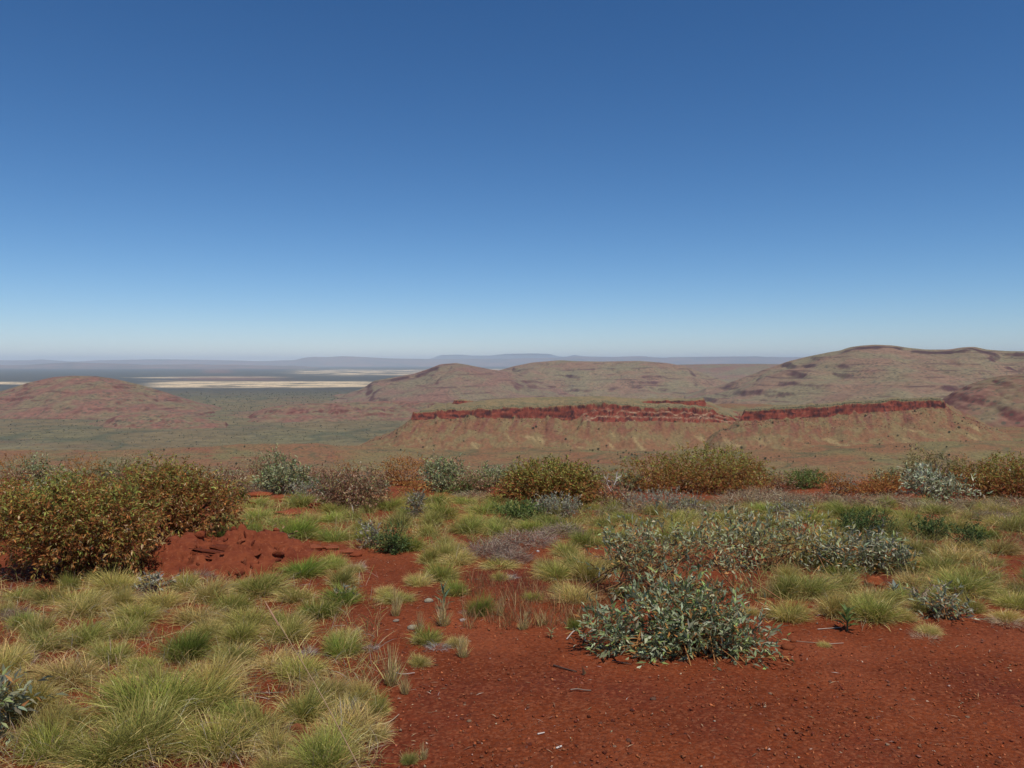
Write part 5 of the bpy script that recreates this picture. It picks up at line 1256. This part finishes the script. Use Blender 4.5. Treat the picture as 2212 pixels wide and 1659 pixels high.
# ------------------------------------------------------------------ scrub on the valley and the mesas
def far_tree_mesh(seed):
    rng = np.random.RandomState(seed)
    n = 90
    d = rand_dirs(rng, n) * (rng.rand(n, 1) ** .4) * [.5, .5, .36] + [0, 0, .62]
    v, f = leaf_geo(d, rand_dirs(rng, n), rand_dirs(rng, n), .22 + .16 * rng.rand(n), .16 + .1 * rng.rand(n))
    return mesh('far_tree', v, [f], M_LEAF, np.repeat(pick(rng, n, [(.115, .12, .055), (.16, .155, .075), (.065, .07, .036)], [3, 2, 2]), 5, 0).clip(.01, .5))
def build_far_scrub():
    rng = np.random.RandomState(15)
    T = [far_tree_mesh(600 + q) for q in range(5)]
    trunk_v, trunk_f = tube_geo([np.array([[0, 0, -.2], [.02, 0, .25], [0, .02, .6]])], [np.array([.05, .04, .02])])
    trunk = mesh('trunk', trunk_v, trunk_f, M_BARK, np.array([.10, .07, .05]))
    FAR_MARKS = [('the gap between the mesas', 1595, 930), ('the left end of the left mesa', 890, 930), ('the right end of the right mesa', 2060, 915), ('the wide rust bush', 1510, 965), ('the olive dome bush', 1190, 990),
                 ('the middle of the left mesa', 1250, 930), ('the middle of the right mesa', 1820, 920), ('the small open tree', 2044, 960), ('the low red knoll', 330, 930), ('the fresh green shrub', 1748, 1014), ('the rounded grey tree', 956, 980),
                 ('the domed left hill', 150, 960), ('the vivid rust shrub', 1924, 1020), ('the pale crest tree', 588, 965), ('the right edge', 2200, 960)]
    pts_, made, roots = [], [], []
    def scatter(mask, X, Y, Z, n, h0, h1, label, group, area_w=None, word='dark'):
        idx = np.flatnonzero(mask.ravel())
        w = None if area_w is None else area_w.ravel()[idx] / area_w.ravel()[idx].sum()
        idx = rng.choice(idx, n, replace=False, p=w)
        for q, i in enumerate(idx):
            h = h0 + (h1 - h0) * rng.rand() ** 1.6
            pts_.append((W_D / 2 + F_D * X.flat[i] / Y.flat[i], 783 - F_D * (Z.flat[i] - EYE) / Y.flat[i], word))
            made.append((None, label))
            t = obj('far_tree', None, None, (X.flat[i], Y.flat[i], Z.flat[i] - .1), rng.rand() * 6.28, (h * (.8 + .5 * rng.rand()), h * (.8 + .5 * rng.rand()), h))
            tag(t, label, 'tree', group); roots.append(t)
            obj('crown', T[q % 5], t)['kind'] = 'stuff'; obj('trunk', trunk, t)
    vis = (VY > 930) & (VY < 1430) & (np.abs(VX / VY) < .66)
    scatter(vis, VX, VY, VZ, 150, 2.0, 4.2, 'small dark tree dotted over the ochre valley bench', 'trees on the valley bench', VY ** 2 * (1 + 3 * (VX > 0)))
    for M, lab, n in ((MESA_A, 'dark bush on the scree below the left mesa cliff', 40), (MESA_B, 'dark bush on the scree below the right mesa cliff', 34)):
        X, Y, Z, tal, top = M
        scatter(tal & (np.abs(X / Y) < .64), X, Y, Z, n, 1.8, 4.2, lab, 'bushes on the mesa scree')
    for t, l, (_, fall) in zip(roots, point_out(pts_, 'tree', FAR_MARKS, None), made):
        t['label'] = l if 'nearest' in l or l.count(' ') > 5 else fall
    # the countless smaller ones
    def blobs(X, Y, Z, s):
        n = len(X)
        O = np.array([[1, 0, .5], [-.5, .87, .5], [-.5, -.87, .5], [.1, 0, 1.1], [0, 0, -.1]], float)
        Fo = np.array([[0, 1, 3], [1, 2, 3], [2, 0, 3], [1, 0, 4], [2, 1, 4], [0, 2, 4]])
        V = O[None] * (1 + .3 * rng.normal(size=(n, 5, 3))).clip(.4, 1.7)
        V = V * s[:, None, None] + np.stack([X, Y, Z], 1)[:, None]
        return V.reshape(-1, 3), (Fo[None] + (np.arange(n) * 5)[:, None, None]).reshape(-1, 3)
    pts = []
    dens = fbm(VX / 120, VY / 120, 91, 3)
    ok = np.flatnonzero(((VY > 900) & (VY < 2400) & (np.abs(VX / VY) < .75) & (rng.rand(*VX.shape) < .3 + 1.2 * sstep(-.2, .4, dens))).ravel())
    ok = rng.choice(ok, 11000, replace=False, p=(VY.flat[ok] ** 1.3) / (VY.flat[ok] ** 1.3).sum())
    pts.append((VX.flat[ok], VY.flat[ok], VZ.flat[ok], .35 + .9 * rng.rand(len(ok)) ** 2.5))
    for M in (MESA_A, MESA_B):
        X, Y, Z, tal, top = M
        for msk, n, s0 in ((tal, 900, .4), (top, 1500, .5)):
            i = rng.choice(np.flatnonzero(msk.ravel()), n, replace=False)
            pts.append((X.flat[i], Y.flat[i], Z.flat[i], s0 + .8 * rng.rand(n) ** 2))
    n = 7000                                                       # the plain out to the far hills
    d = 1800 * (5200 / 1800) ** rng.rand(n); x = ray(rng.rand(n) * 1300 - 100, 850)[0] * d
    pts.append((x, d, PLAIN_Z + fbm(x / 900, d / 900, 61, 3) * 3, (.9 + 1.6 * rng.rand(n) ** 2) * (d / 2400)))
    bx = []
    for M in (MESA_A, MESA_B):                                     # blocks fallen from the cliffs
        X, Y, Z, tal, top = M
        i = rng.choice(np.flatnonzero((tal & (Z > np.percentile(Z[tal], 45))).ravel()), 1500, replace=False)
        bx.append((X.flat[i], Y.flat[i], Z.flat[i] - .2, .3 + 1.3 * rng.rand(1500) ** 3))
    X, Y, Z, s = [np.concatenate(q) for q in zip(*bx)]
    v, f = blobs(X, Y, Z, s)
    c = pick(rng, len(X), [(.22, .065, .04), (.13, .04, .03), (.38, .25, .15), (.30, .13, .075)], [4, 2, 2, 2])
    tag(obj('fallen_blocks', mesh('fallen_blocks', v, [f], leaf_mat('fallen_block', .95, 0, .1), np.repeat(c, 5, 0).clip(.01, .6))), 'rubble of fallen blocks below the mesa cliffs', kind='stuff')
    X, Y, Z, s = [np.concatenate(q) for q in zip(*pts)]
    v, f = blobs(X, Y, Z, s)
    c = pick(rng, len(X), [(.10, .105, .055), (.14, .135, .07), (.065, .07, .04)], [3, 2, 2])
    tag(obj('scrub', mesh('scrub', v, [f], leaf_mat('scrub', .9, 0, .1), np.repeat(c, 5, 0).clip(.01, .4))), 'countless dots of scrub over valley, mesas and plain', kind='stuff')

build_shrubs()
build_tussocks()
build_brush()
build_dry_grass()
build_small()
build_rocks()
build_gravel()
build_thatch()
build_far_scrub()
